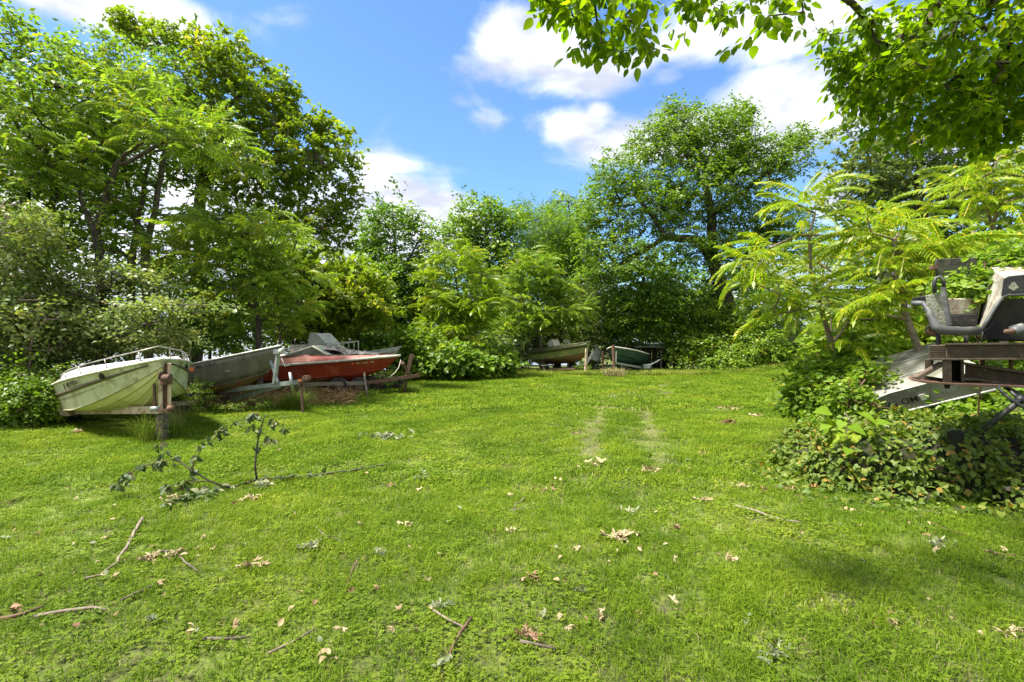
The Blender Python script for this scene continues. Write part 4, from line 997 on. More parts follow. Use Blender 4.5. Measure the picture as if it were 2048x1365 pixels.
bm = bmesh.new(); box_bm(bm, q(613, 757, 10.85), (.17, .13, .12), None, .03); box_bm(bm, q(602, 764, 10.9), (.12, .09, .09), None, .01); bm_obj('coupler', bm, RUST, T2)
beam('post', q(603, 768, 10.95), q(606, 826, 10.95), .05, .05, RUST, T2)
box('light', q(600, 762, 10.86), (.05, .03, .04), ORANGE, T2)
for c_ in ((-8.3, 11.9, .24), (-7.5, 13.6, .24)): wheel('wheel', rel(T2, c_), (.33, .94, 0), .26, .17, T2, TYRE, GALV)
a, b_ = q(415, 791.5, 11.66), q(450, 787.5, 11.52); px_ = (b_ - a).normalized(); n_ = px_.cross(Vector((0, 0, 1))).normalized(); up = n_.cross(px_) * -1
if up.z < 0: up = -up
n_ = px_.cross(up)
text_obj('lettering', 'KARAVAN', .085, Matrix.Translation(a + n_ * .035) @ Matrix(((px_.x, up.x, n_.x, 0), (px_.y, up.y, n_.y, 0), (px_.z, up.z, n_.z, 0), (0, 0, 0, 1))), LETTER, T2)

# --- 3 red runabout
h = Hull(4.75, .95, .60, .16, .84, .20, .20, .42, .20, 2.3, .35, .4, .55)
B3 = boat_root('motor_boat', 'faded red motor boat with white rub rail and black tarp, pointing right', 'boat', (-8.0, 15.9, .24), (-3.28, 15.2), 2.2, 0, 'old boats on trailers along the left')
build_hull(h, B3, RED, RED, WHITEP, 3, .04)
deck('deck', h, B3, PINK, .02, .995, lambda s: .20 * (1 - s ** 2) + .02, .97, .70, 1.08)
deck('coaming', h, B3, MAROON, .05, .60, lambda s: .26 * min(1, (1 - s) * 3.5) * min(1, .5 + s * 2), .80, .80, 1.02)
zt = .60 + .27
fr = [(1.35, .62, zt - .02), (2.3, .56, zt + .26), (2.72, .50, zt - .02)]
for sd in (1, -1):
    w = [Vector((x, y * sd, z)) for x, y, z in fr]
    prism('windshield_glass', [w[0], w[1], w[2]], (0, sd * .008, 0), GLASSD, B3, 0)
    for a, b_ in ((0, 1), (1, 2)): tube_obj('windshield_frame', [w[a], w[b_]], .022, WHITEP, B3, 6)
wl_, wr_ = [[Vector((x, y * sd, z)) for x, y, z in fr] for sd in (1, -1)]
prism('windshield_glass', [wl_[1], wl_[2], wr_[2], wr_[1]], (.008, 0, .002), GLASSD, B3, 0)
tube_obj('windshield_frame', [wl_[1], wr_[1]], .02, WHITEP, B3, 6)
rows = []; rt = np.random.default_rng(5)
for i in range(17):
    s = i / 16; x = 2.45 + 1.7 * s; rw = []
    for j in range(9):
        y = .16 + (-1 + j / 4) * (.42 - .14 * s + .04 * math.sin(i * 1.7)); z = .84 + .22 * (1 - s) ** 1.3 - .05 * abs(y) + rt.normal(0, .016) + (.05 * math.sin(s * 9 + j)) * (1 - s) - (.05 if j in (0, 8) else 0)
        rw.append((x + rt.normal(0, .01), y, z + .02))
    rows.append(rw)
tp = grid_obj('tarp', rows, TARP, None, .01, False); bpy.context.view_layer.update(); tp.matrix_world = B3.matrix_world.copy() if False else Matrix.LocRotScale(B3.location, B3.rotation_euler, None)
tag(tp, 'crumpled black tarpaulin lying over the foredeck of the red boat', 'tarp')
hull_text(h, B3, 'MD  2054  AR', .085, .775, .66, -1, GOLD); quad_patch('sticker', h, B3, .755, .72, -1, .06, .05, ORANGE)
T3 = empty('boat_trailer', (-3.2, 15.4, 0)); tag(T3, 'rusty brown boat trailer with leaning bow post under the red boat', 'trailer', 'boat trailers')
q = lambda px, py, Y: rel(T3, WP(px, py, Y))
beam('frame_beam', q(590, 770, 14.9), q(735, 766, 14.9), .08, .11, surf('grey_brown_steel', (.17, .17, .13), (.24, .21, .15), None, 8, .7), T3)
beam('drawbar', q(735, 766, 14.9), q(840, 751, 15.2), .10, .10, RUST, T3)
beam('frame_beam', q(600, 768, 16.4), q(760, 762, 15.6), .08, .10, RUST, T3)
beam('axle', q(700, 776, 14.7), q(700, 772, 16.6), .06, .06, RUST, T3)
beam('bow_post', q(824, 709, 15.2), q(812, 758, 15.2), .09, .11, RUST, T3)
beam('bow_brace', q(804, 722, 15.2), q(814, 745, 15.2), .05, .05, RUST, T3)
tube_obj('bow_roller', [q(806, 728, 15.05), q(806, 728, 15.35)], .06, RUST, T3, 8)
beam('prop_leg', q(812, 762, 15.2), q(808, 790, 15.4), .08, .05, RUST, T3); beam('prop_leg', q(808, 762, 15.2), q(796, 786, 15.4), .03, .03, RUST, T3)
tube_obj('strap', [q(802, 720, 15.1), q(798, 735, 15.1), q(790, 746, 15.0), q(776, 757, 15.0)], .012, WHITEP, T3, 5)
for c_ in ((-4.45, 14.95, .26), (-4.3, 16.5, .26), (-5.05, 14.95, .26)): wheel('wheel', rel(T3, c_), (.1, 1, 0), .30, .17, T3, TYRE, RUST)
st = tube_obj('stick', [WP(729, 746, 14.2), WP(730, 760, 14.2), WP(733, 778, 14.1), WP(735, 796, 14.1)], .028, BARK_L, None, 6); tag(st, 'bare pale branch standing against the trailer of the red boat', 'branch')

# --- 4 white cabin boat behind
h = Hull(5.2, 1.0, .85, .2, .86, .3, .3, .6, .12)
B4 = boat_root('cabin_boat', 'white cabin boat with raked windshield and bow rail behind the red boat', 'boat', (-10.4, 19.9, .12), (-5.3, 18.3), 0, 0, 'old boats on trailers along the left')
build_hull(h, B4, DECKM, GREENH, WHITEP, 1, .035); deck('deck', h, B4, DECKM, .02, .99, lambda s: .12 * (1 - s ** 3) + .02)
cab = [(2.5, 1.0), (2.5, 1.38), (3.6, 1.38), (4.15, 1.34), (4.62, 1.12), (4.66, 1.0)]
prism('cabin', [Vector((x, -.42, z)) for x, z in cab], (0, .84, 0), WHITEP, B4, .01)
for sd in (1, -1):
    y = sd * .425
    for a in ([(2.65, 1.1), (2.7, 1.3), (3.3, 1.3), (3.4, 1.1)], [(3.5, 1.1), (3.45, 1.3), (4.0, 1.28), (4.35, 1.1)]):
        prism('window', [Vector((x, y, z)) for x, z in a], (0, sd * .012, 0), PLEX, B4, 0)
ws = [(4.10, 1.37), (3.62, 1.80), (3.38, 1.81)]
for sd in (1, -1):
    w = [Vector((x, sd * .40, z)) for x, z in ws]; b0 = Vector((3.3, sd * .41, 1.39))
    prism('windshield_glass', [w[0], w[1], w[2], b0], (0, sd * .01, 0), PLEX, B4, 0)
    tube_obj('windshield_frame', w + [b0], .022, WHITEP, B4, 6)
prism('windshield_glass', [Vector((4.09, -.39, 1.38)), Vector((3.63, -.39, 1.79)), Vector((3.63, .39, 1.79)), Vector((4.09, .39, 1.38))], (.008, 0, .01), PLEX, B4, 0)
for y in (-.2, .2): tube_obj('windshield_frame', [(4.1, y, 1.38), (3.63, y, 1.8)], .016, WHITEP, B4, 5)
pts = [h.pt(t, 1, 1) + Vector((0, -.06, z)) for t, z in ((.5, .3), (.65, .42), (.8, .45), (.93, .46))]; pts2 = [Vector((p.x, -p.y, p.z)) for p in pts]
tube_obj('bow_rail', pts + [h.pt(1, 1, 1) + Vector((-.05, 0, .46))] + pts2[::-1], .015, WHITEP, B4, 6)
for t, z in ((.65, .42), (.8, .45), (.93, .46), (.985, .46)):
    for sd in (1, -1): tube_obj('rail_post', [h.pt(t, 1, sd) + Vector((0, -sd * .06, 0)), h.pt(t, 1, sd) + Vector((0, -sd * .06, z))], .012, WHITEP, B4, 5)
# --- 5 small pale boat between
h = Hull(3.9, .78, .55, .32, .88, .15, .2, .5, .16)
B5 = boat_root('aluminium_boat', 'pale aluminium boat whose pointed bow shows above the red boat', 'boat', (-7.45, 17.6, .40), (-3.72, 16.9), 2.5, 0, 'old boats on trailers along the left')
build_hull(h, B5, ALU, GREENH, ALU, 1, .02, True)
p = h.pt(.93, .6, -1); tube_obj('bow_eye', [p, p + Vector((.0, -.03, 0))], .02, CHAR, B5, 6)
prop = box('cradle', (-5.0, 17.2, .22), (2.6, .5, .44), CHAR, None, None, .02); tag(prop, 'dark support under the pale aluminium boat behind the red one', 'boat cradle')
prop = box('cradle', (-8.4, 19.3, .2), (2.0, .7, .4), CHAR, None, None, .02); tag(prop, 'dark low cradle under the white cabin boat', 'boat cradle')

# --- 6 moss covered boat far
h = Hull(3.9, .95, .78, .22, .84, .30, .22, .5, .12)
B6 = boat_root('motor_boat', 'moss covered old motor boat with two windshield panes at the far end', 'boat', (1.55, 28.5, .38), (3.98, 25.4), 4.0, 0, 'boats at the far end of the lawn')
build_hull(h, B6, MOSSL, RUSTB, MOSSD, 2, .03)
band('topside', h, B6, .62, .99, MOSSD, .02, .97, (1, -1), .03, -.1); deck('deck', h, B6, MOSSD, .02, .99, lambda s: .10 * (1 - s ** 2) + .02)
for y in (-.45, .35): prism('windshield_pane', [Vector((2.0, y - .24, .92)), Vector((1.8, y - .22, 1.28)), Vector((1.8, y + .22, 1.28)), Vector((2.0, y + .24, .92))], (.012, 0, 0), WHITEP, B6, 0)
prism('windshield_pane', [Vector((1.6, -.7, .9)), Vector((1.95, -.68, .92)), Vector((1.78, -.66, 1.25)), Vector((1.4, -.68, 1.12))], (0, .012, 0), DECKM, B6, 0)
T6 = empty('boat_trailer', (2.6, 26.5, 0)); tag(T6, 'low trailer with a pale mudguard under the moss covered boat', 'trailer', 'boat trailers')
q = lambda px, py, Y: rel(T6, WP(px, py, Y))
beam('frame_beam', q(1100, 739, 26.6), q(1150, 738, 25.5), .08, .09, RUST, T6); beam('frame_beam', q(1140, 739, 27.8), q(1172, 736, 25.4), .08, .09, RUST, T6); beam('axle', q(1085, 741, 26.9), q(1160, 741, 28.0), .07, .07, RUST, T6)
beam('bow_post', q(1173, 698, 25.1), q(1171, 748, 25.2), .10, .10, RUSTC, T6); box('mudguard', q(1088, 731, 26.7), (.34, .6, .05), WHITEP, T6, None, .02)
for c_ in ((1.7, 26.9, .26), (3.35, 28.1, .26)): wheel('wheel', rel(T6, c_), (.62, .78, 0), .28, .2, T6, TYRE, WHITEP)
# --- 7 green boat far
h = Hull(3.7, .88, .70, .20, .88, .24, .3, .5, .08, 2.6, .35)
B7 = boat_root('motor_boat', 'dark green boat with white gunwale, bow forward, beside the shed', 'boat', (6.75, 28.2, .30), (5.2, 25.5), 3.2, 0, 'boats at the far end of the lawn')
build_hull(h, B7, GREENH, GREENH, WHITEP, 1, .035, True)
T7 = empty('boat_trailer', (5.3, 25.3, 0)); tag(T7, 'galvanised trailer with square mudguard and rusty bow post under the green boat', 'trailer', 'boat trailers')
q = lambda px, py, Y: rel(T7, WP(px, py, Y))
beam('frame_beam', q(1228, 726, 25.2), q(1290, 737, 26.6), .09, .11, GALV, T7); beam('frame_beam', q(1228, 726, 25.2), q(1240, 737, 27.6), .09, .10, GALV, T7)
box('mudguard', q(1291, 733, 26.4), (.34, .5, .22), GALV, T7, None, .02); beam('bow_post', q(1226, 691, 25.0), q(1229, 752, 25.1), .12, .12, RUST, T7); beam('winch_post', q(1232, 702, 25.05), q(1231, 726, 25.1), .08, .06, WHITEP, T7)
beam('bar', q(1300, 731, 25.6), q(1320, 720, 26.2), .04, .04, GALV, T7)
for c_ in ((7.2, 26.7, .26), (5.6, 27.9, .26)): wheel('wheel', rel(T7, c_), (.9, -.4, 0), .27, .18, T7, TYRE, GALV)
# --- grey skiff propped beside it
h = Hull(2.9, .62, .5, .1, .75, .18, .15, .42, .1)
B8 = boat_root('skiff', 'small grey skiff tilted on its side between the two far boats', 'boat', (4.9, 29.0, .75), (4.62, 26.6), -5, 62, 'boats at the far end of the lawn')
build_hull(h, B8, ALU, ALU, ALU, 2, .02, True)
rp = beam('steel_post', WP(1205, 702, 26.2), WP(1206, 741, 26.2), .09, .09, RUST, None); tag(rp, 'thin rusty post standing beside the tilted grey skiff', 'post')
# --- shed
SH = empty('shed', (8.2, 29.6, 0)); tag(SH, 'low dark open-fronted shed with a grey roof under the oak', 'shed')
for x in (7.2, 8.35, 9.55): beam('post', (x - 8.2, -.9, -.1), (x - 8.2, -.9, 1.32), .1, .1, WOODG, SH)
for k in range(7): box('wall_board', (-1.05 + k * .35, 1.1, .7), (.335, .03, 1.45), WOODG, SH)
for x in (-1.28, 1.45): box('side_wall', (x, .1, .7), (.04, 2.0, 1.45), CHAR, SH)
box('roof', (0.05, .05, 1.48), (3.0, 2.5, .05), surf('grey_roof_sheet', (.20, .21, .16), (.12, .13, .08), None, 3, .8), SH, Matrix.Rotation(R(5), 4, 'X'))
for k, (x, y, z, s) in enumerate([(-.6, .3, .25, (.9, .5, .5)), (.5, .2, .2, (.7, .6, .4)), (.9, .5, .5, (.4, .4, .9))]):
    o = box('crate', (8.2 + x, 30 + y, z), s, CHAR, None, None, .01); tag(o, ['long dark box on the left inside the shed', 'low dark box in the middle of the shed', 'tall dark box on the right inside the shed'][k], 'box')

# --- overturned aluminium boat at the right
a0 = Vector(P(1742, 838, 6.95)); a1 = Vector(P(1990, 778, 6.2)); X_ = (a1 - a0).normalized(); Wd = Vector((.22, 1, .34)).normalized(); U_ = X_.cross(Wd).normalized()
B9 = empty('jon_boat', (5.3, 7.0, .25)); tag(B9, 'overturned aluminium jon boat with upside-down lettering among vines at right', 'boat')
LL = (a1 - a0).length
def jb(u, w, z): return a0 + X_ * (u * LL) + Wd * w + U_ * z - B9.location
sec = []
for i in range(13):
    u = i / 12; e = max(0, 1 - u / .22); tz = .27 * (1 - .55 * e ** 1.5); wd = 1.15
    sec.append([jb(u, 0, 0), jb(u, .02, tz * .5), jb(u, .05, tz), jb(u, .2, tz + .015), jb(u, .4, tz), jb(u, .6, tz + .015), jb(u, .8, tz), jb(u, wd - .05, tz), jb(u, wd, 0)])
ALUJ = surf('dull_dirty_aluminium', (.26, .26, .225), (.18, .175, .14), (.30, .30, .27), 3.5, .6, .2, .15, 30, .4, .62, (.15, .14, .09))
grid_obj('hull', sec, ALUJ, B9, .008, False)
e0 = sec[0]; bm = bmesh.new(); bm.faces.new([bm.verts.new(p) for p in e0]); bm_obj('bow_plate', bm, ALUJ, B9)
tube_obj('gunwale', [jb(i / 8, -.012, -.005) for i in range(9)], .016, ALU, B9, 6)
tube_obj('chine_rail', [s_[2] + U_ * .006 for s_ in sec], .012, ALU, B9, 6)
for w in (.4, .8): tube_obj('keel_rib', [jb(i / 8, w, .275) for i in range(2, 9)], .010, ALU, B9, 5)
tp_ = jb(.44, -.006, .185); xx = -X_; nn = -Wd; yy = nn.cross(xx).normalized(); nn = xx.cross(yy)
text_obj('registration_number', 'MD 523', .125, Matrix.Translation(tp_ + nn * .008) @ Matrix(((xx.x, yy.x, nn.x, 0), (xx.y, yy.y, nn.y, 0), (xx.z, yy.z, nn.z, 0), (0, 0, 0, 1))), LETTER, B9)
prism('sticker', [jb(.455, -.002, .09), jb(.50, -.002, .09), jb(.50, .006, .17), jb(.455, .006, .17)], nn * .006, WHITES, B9, 0)

# ------------------------------------------------------------------ wrecked machine at the right edge
FEND = surf('chipped_white_enamel', (.38, .37, .31), (.25, .235, .18), (.17, .075, .04), 6, .6, 0, .3, 40, .4, .65, (.20, .11, .06), 6, .3, .57)
LICH = surf('lichen_covered_panel', (.44, .45, .38), (.28, .29, .20), (.12, .12, .08), 16, .95, 0, 1.0, 40, .42, .58)
BLKP = surf('black_trim', (.016, .017, .017), (.035, .037, .035), (.09, .095, .08), 7, .5, 0, .15, 40)
GREYT = surf('grey_bumper', (.075, .08, .078), (.045, .05, .048), (.14, .15, .12), 6, .5, 0, .2, 40)
BROWN = surf('brown_rusted_beam', (.040, .028, .017), (.065, .044, .026), (.09, .085, .055), 9, .8, 0, .5, 60)
BROWNL = surf('lichened_brown_beam', (.085, .062, .042), (.12, .09, .06), (.22, .22, .15), 14, .9, 0, .5, 60, thr=.62)
MC = empty('tractor_body', (4.5, 5.0, .78)); tag(MC, 'rusty white tractor body shell with black-rimmed fenders resting on steel beams', 'tractor wreck')
q = lambda px, py, Y: rel(MC, WP(px, py, Y))
bk = [(1957, 649), (1963, 622), (1970, 585), (1977, 541), (1984, 535), (2014, 533), (2080, 531)]
fr_ = [(1964, 658), (1976, 636), (1990, 612), (2003, 590), (2008, 557), (2016, 553), (2080, 546)]
grid_obj('fender', [[q(a, b_, 5.25) for a, b_ in bk], [q((a + c_) / 2, (b_ + d_) / 2, 4.98) for (a, b_), (c_, d_) in zip(bk, fr_)], [q(a, b_, 4.7) for a, b_ in fr_]], FEND, MC, .012, False)
tube_obj('fender_rim', [q(a, b_, 5.25) for a, b_ in bk], .012, BLKP, MC, 6)
tube_obj('fender_rim', [q(a, b_, 4.70) for a, b_ in [(1964, 660), (1976, 640), (1991, 615), (2005, 595), (2014, 591), (2080, 588)]], .016, GREYT, MC, 6)
prism('fender_lip', [q(a, b_, 4.69) for a, b_ in [(2003, 592), (2008, 558), (2018, 553), (2080, 547), (2080, 589), (2012, 592)]], (.85 * .04, .04, 0), BLKP, MC, .004)
prism('wheel_well_shade', [q(a, b_, 4.95) for a, b_ in [(1968, 662), (2006, 600), (2090, 594), (2090, 684), (1972, 680)]], (.85 * .4, .4, 0), CHAR, MC, .01)  # solid black slab, the shade of the hollow put into its colour
lc = [(2028 + 9 * math.cos(a) * (1 + .25 * math.sin(3 * a)), 573 + 8 * math.sin(a) * (1 + .2 * math.cos(4 * a))) for a in [i * math.pi / 7 for i in range(14)]]
prism('lichen_patch', [q(a, b_, 4.686) for a, b_ in lc], (.85 * .004, .004, 0), LICH, MC, 0)
tube_obj('axle_stub', [q(2013, 664, 4.6), q(2030, 663, 4.65)], .024, RUST, MC, 10)
tube_obj('axle_hub', [q(2028, 663, 4.63), q(2033, 663, 4.65), q(2050, 662, 4.7), q(2060, 662, 4.7)], [.045, .055, .05, .03], GREYT, MC, 6)
tube_obj('axle_flange', [q(2035, 663, 4.64), q(2040, 663, 4.66)], .075, GREYT, MC, 5)
tube_obj('side_bumper', [q(1823, 607, 5.1), q(1846, 607, 5.05), q(1857, 620, 5.0), q(1871, 655, 4.9), q(1885, 661, 4.88), q(1925, 663, 4.86), q(1956, 662, 4.86)], [.026, .028, .032, .04, .045, .042, .045], GREYT, MC, 10)
prism('arm_pad', [q(a, b_, 5.1) for a, b_ in [(1825, 596), (1852, 592), (1855, 600), (1825, 604)]], (.85 * .12, .12, 0), BLKP, MC, .006)
prism('side_panel', [q(a, b_, 4.98) for a, b_ in [(1851, 591), (1885, 586), (1896, 652), (1872, 657), (1862, 632), (1855, 612)]], (.10, .12, 0), LICH, MC, .006)
beam('panel_edge', q(1887, 575, 4.94), q(1899, 652, 4.9), .03, .04, GREYT, MC)
tube_obj('grab_handle', [q(1870, 587, 4.98), q(1869, 566, 4.98), q(1872, 557, 4.98), q(1880, 554, 4.97), q(1887, 560, 4.96), q(1889, 576, 4.95)], .018, BLKP, MC, 8)
prism('seat_pan', [q(a, b_, 5.15) for a, b_ in [(1895, 597), (1962, 597), (1958, 629), (1900, 631)]], (.85 * .3, .3, 0), FEND, MC, .01)
prism('seat_base', [q(a, b_, 5.1) for a, b_ in [(1899, 631), (1958, 628), (1954, 653), (1901, 653)]], (.85 * .3, .3, 0), BLKP, MC, .006)
prism('back_plate', [q(a, b_, 5.5) for a, b_ in [(1874, 518), (1953, 515), (1956, 520), (1956, 546), (1920, 560), (1876, 558)]], (0, .03, 0), surf('spotted_dark_plate', (.04, .038, .03), (.09, .09, .06), (.35, .35, .27), 14, .7, 0, .3, 50, .4, .6, None, 6, .4, .66), MC, .005)
box('bracket', q(1868, 535, 5.5), (.06, .05, .045), RUST, MC)
wheel('pulley', q(1864, 661, 5.1), (.2, 1, 0), .055, .06, MC, RUST, RUST)
for a in (1877, 1932): tube_obj('support_leg', [q(a, 664, 5.0), q(a, 692, 5.0)], .02, BLKP, MC, 6)
tube_obj('hose', [q(2010, 664, 5.0), q(1998, 640, 4.98), q(1966, 664, 4.9), q(1962, 690, 4.9)], .006, BLKP, MC, 5)
FRM = empty('steel_trestle', (4.6, 5.0, 0)); tag(FRM, 'brown rusted steel beam frame with ribbed end and pointed hitch plate at right', 'steel frame')
q = lambda px, py, Y: rel(FRM, WP(px, py, Y))
def pb(nm, pts, Y, dy, m, bev=.004): return prism(nm, [q(a, b_, Y) for a, b_ in pts], (.85 * dy, dy, 0), m, FRM, bev)
pb('beam', [(1892, 690), (2110, 688), (2110, 717), (1892, 718)], 4.65, .9, BROWN, .008)
pb('beam_cap', [(1890, 687), (2110, 685), (2110, 689), (1890, 691)], 4.62, .95, BROWNL, .002)
pb('beam_cap', [(1858, 717), (2110, 716), (2110, 720), (1858, 721)], 4.62, .95, BROWNL, .002)
pb('end_block', [(1859, 691), (1891, 690), (1891, 717), (1859, 717)], 4.68, .8, BROWNL, .004)
for k in range(7): pb('rib', [(1857, 692 + k * 3.7), (1891, 691.5 + k * 3.7), (1891, 693.6 + k * 3.7), (1857, 694 + k * 3.7)], 4.665, .02, BROWNL, .001)
pb('post', [(1884, 721), (1903, 721), (1903, 767), (1884, 765)], 4.66, .12, BROWNL); pb('post', [(1922, 721), (1928, 721), (1928, 768), (1922, 768)], 4.7, .4, BROWN)
pb('plate_and_gap_shade', [(1849, 719), (1867, 719), (1867, 733), (1849, 740)], 4.75, .03, BROWNL); pb('plate_and_gap_shade', [(1903, 721), (1922, 721), (1922, 767), (1903, 767)], 4.95, .2, CHAR)  # second one: black block painting the shade in the gap between the posts
beam('diagonal_brace', q(1829, 758, 4.7), q(1884, 727, 4.7), .06, .035, BROWNL, FRM); beam('cross_bar', q(1846, 755, 4.8), q(1885, 761, 4.8), .04, .035, BROWN, FRM)
pb('hitch_plate', [(1815, 756), (1835, 761), (1860, 764), (1905, 767), (2000, 770), (2110, 776), (2110, 779), (1905, 770), (1850, 767), (1826, 762)], 4.6, .5, RUST, .001)
pb('lower_beam', [(1930, 729), (2110, 755), (2110, 781), (1930, 755)], 4.9, .06, BROWN); pb('beam_flange', [(1928, 726), (2110, 752), (2110, 756), (1928, 730)], 4.84, .2, BROWNL, .002); pb('beam_flange', [(1928, 754), (2110, 780), (2110, 784), (1928, 758)], 4.84, .2, BROWNL, .002)
pb('hitch_pin', [(1887, 768), (1901, 768), (1899, 778), (1889, 778)], 4.7, .08, CHAR)
for X_0, Y_0 in ((6.2, 5.6), (5.9, 4.9)): beam('leg', rel(FRM, (X_0, Y_0, -.1)), rel(FRM, (X_0, Y_0, 1.2)), .08, .08, BROWN, FRM)
for px, y0, y1, Y in ((2022, 716, 760, 5.3), (1965, 716, 740, 5.3)): beam('rod', q(px, y0, Y), q(px, y1, Y), .03, .03, RUST, FRM)
SW = empty('steering_column', (4.6, 4.7, .4)); tag(SW, 'black steering wheel on a slanting column sticking out of the vines', 'steering wheel')
q = lambda px, py, Y: rel(SW, WP(px, py, Y))
tube_obj('column', [q(1966, 860, 4.75), q(2000, 832, 4.65), q(2035, 806, 4.55)], [.03, .026, .024], BLKP, SW, 10)
cc = q(2040, 800, 4.52); ax = (q(2035, 806, 4.55) - q(1966, 860, 4.75)).normalized(); u_ = ax.cross(Vector((0, 1, .4))).normalized(); v_ = ax.cross(u_)
ring = [cc + (u_ * math.cos(t) + v_ * math.sin(t)) * .18 for t in [2 * math.pi * i / 28 for i in range(29)]]
tube_obj('wheel_rim', ring, .014, BLKP, SW, 8)
for k in range(3): tube_obj('spoke', [cc, cc + (u_ * math.cos(k * 2.09 + .6) + v_ * math.sin(k * 2.09 + .6)) * .18], [.02, .010], BLKP, SW, 6)
tube_obj('hub', [cc - ax * .03, cc + ax * .03], .035, BLKP, SW, 12)
for k, (x0, y0, x1, y1, Y) in enumerate([(2000, 974, 2090, 982, 4.75)]):
    o = beam('board', WP(x0, y0, Y), WP(x1, y1, Y), .16, .035, WOODG, None); tag(o, ['weathered board lying under the right edge of the vines', 'lower weathered board in the shade under the vines'][k], 'board')

# stump
ST = empty('tree_stump', (5.02, 8.75, 0)); tag(ST, 'short sawn tree stump at the lawn edge beside the vines', 'stump')
tube_obj('trunk', [(0, 0, -.1), (0, 0, .03), (.005, 0, .15), (0, 0, .265)], [.19, .15, .12, .118], BARK_L, ST, 12)
tube_obj('cut_face', [(0, 0, .2655), (0, 0, .272)], .108, surf('cut_wood', (.30, .25, .19), (.22, .18, .13), None, 20, .9), ST, 14)
# ------------------------------------------------------------------ near vegetation
def ovate_mesh(name, L, Wd, m, v, curl=.15, fold=.15, twist=0, r=rng):
    """leaf outline with six points a side, folded along the midrib"""
    ts = np.array([0, .12, .3, .52, .74, .9, 1]); ws = np.array([.0, .32, .5, .48, .32, .13, 0]) * Wd
    V = []; 
    for t, w in zip(ts, ws):
        z = -curl * L * t * t; V.append((t * L, -w, z + fold * w)); V.append((t * L, 0, z)); V.append((t * L, w, z + fold * w + twist * w * t))
    F = []
    for i in range(6):
        a = i * 3; F += [(a, a + 1, a + 4, a + 3), (a + 1, a + 2, a + 5, a + 4)]
    me = np_mesh(name, np.array(V), np.array(F), np.full(12, v)); me.materials.append(m); return me
def heart_mesh(name, L, Wd, m, v, curl=.15, fold=.12):
    ts = np.array([0, -.08, .1, .35, .62, .85, 1]); ws = np.array([.0, .34, .52, .48, .30, .12, 0]) * Wd; V = []
    for k, (t, w) in enumerate(zip(ts, ws)):
        z = -curl * L * t * t; V.append((t * L, -w, z + fold * w)); V.append((max(t, 0) * L, 0, z)); V.append((t * L, w, z + fold * w))
    F = []
    for i in range(6):
        a = i * 3; F += [(a, a + 1, a + 4, a + 3), (a + 1, a + 2, a + 5, a + 4)]
    me = np_mesh(name, np.array(V), np.array(F), np.full(12, v)); me.materials.append(m); return me
def leaf_objs(root, meshes, pos, D, up, sc, r, name='leaf'):
    inv = Matrix.LocRotScale(root.location, root.rotation_euler, None).inverted()
    for p, d, u, s in zip(pos, D, up, sc):
        o = bpy.data.objects.new(name, meshes[r.integers(0, len(meshes))]); C.objects.link(o)
        o.parent = root; o.matrix_parent_inverse = inv; o.matrix_basis = mat_from(d, u, p, s)

# --- tree that overhangs the camera from the right
rO = np.random.default_rng(5)
OT = empty('overhanging_tree', (6.2, -1.2, 0)); tag(OT, 'broadleaf tree reaching over the camera with backlit leaves at top right', 'tree')
lob = [LP(1215, 40, 3.0, 95, 62, .35), LP(1285, 95, 3.0, 38, 26, .18, 2), LP(1105, 12, 3.1, 26, 16, .15, 2), LP(1180, -20, 3.1, 130, 40, .3), LP(1390, 0, 3.2, 60, 18, .2), LP(1455, 35, 3.0, 26, 24, .15, 1.5), LP(1515, 60, 3.0, 36, 36, .2, 1.5), LP(1585, 30, 3.0, 26, 22, .15, 1.5), LP(1480, -20, 3.2, 140, 30, .3),
       LP(1900, 90, 3.6, 190, 110, .6, 1.3), LP(1760, 150, 3.6, 75, 80, .4, 1.3), LP(1850, 250, 3.7, 120, 42, .4, 1.3), LP(1960, 230, 3.7, 110, 60, .5, 1.3), LP(1700, 60, 3.5, 42, 45, .3, 1.5), LP(2050, 160, 3.6, 90, 120, .5, 1.3), LP(1770, 278, 3.7, 50, 18, .2, 1.6), LP(2010, 275, 3.7, 40, 22, .2, 1.5)]
shade_lob = [((-4.6, 2.2, 6.0), (2.2, 1.7, .5), 1), ((-1.2, 1.9, 5.8), (2.4, 1.9, .6), 1), ((1.6, 2.0, 5.7), (2.0, 1.9, .6), 1), ((4.6, .9, 5.6), (2, 1.7, .9), .8), ((3.0, 3.2, 6.0), (1.8, 1.2, .5), 1)]  # unseen crown lobes added over the camera to shade the foreground lawn
tg = np.concatenate([lobe_points(lob, 620, rO, 2), lobe_points(shade_lob, 640, rO, 2)])
stems = [[(6.2, -1.2, -.1), (6.1, -1.1, 2.0), (5.9, -.8, 3.8), (5.2, -.2, 4.9), (4.0, .6, 5.2), (2.5, 1.4, 5.3), (.5, 1.4, 5.6), (-2, 1.6, 5.8), (-4.6, 1.8, 6)], [(5.2, -.2, 4.9), (4.8, 1.6, 5.1), (4.2, 2.9, 4.6)]]
ND, PR, rd, tips, cnt, ns = grow(stems, tg, rO, .1, .22, .0018, .09, .06)
link('trunk', wood_mesh('trunk', ND, PR, rd), BARK_D, OT)
Pp, Dd = [], []
for h_ in tips:
    ax = nrm(ND[h_] - ND[PR[h_]])
    k = rO.integers(8, 13)
    for i in range(k):
        s = rO.uniform(0, 1); side = rO.normal(0, 1, 3); side[2] *= .4
        Pp.append(ND[h_] + ax * (s - .5) * .2 + side * .02); Dd.append(ax * .5 + side * .8 + np.array([0, 0, -.55]))
Pp = np.array(Pp); Dd = np.array(Dd); n = len(Pp)
Up = np.array([0, 0, 1.]) + rO.normal(0, .45, (n, 3)); Sc = rO.uniform(.55, 1.1, n)
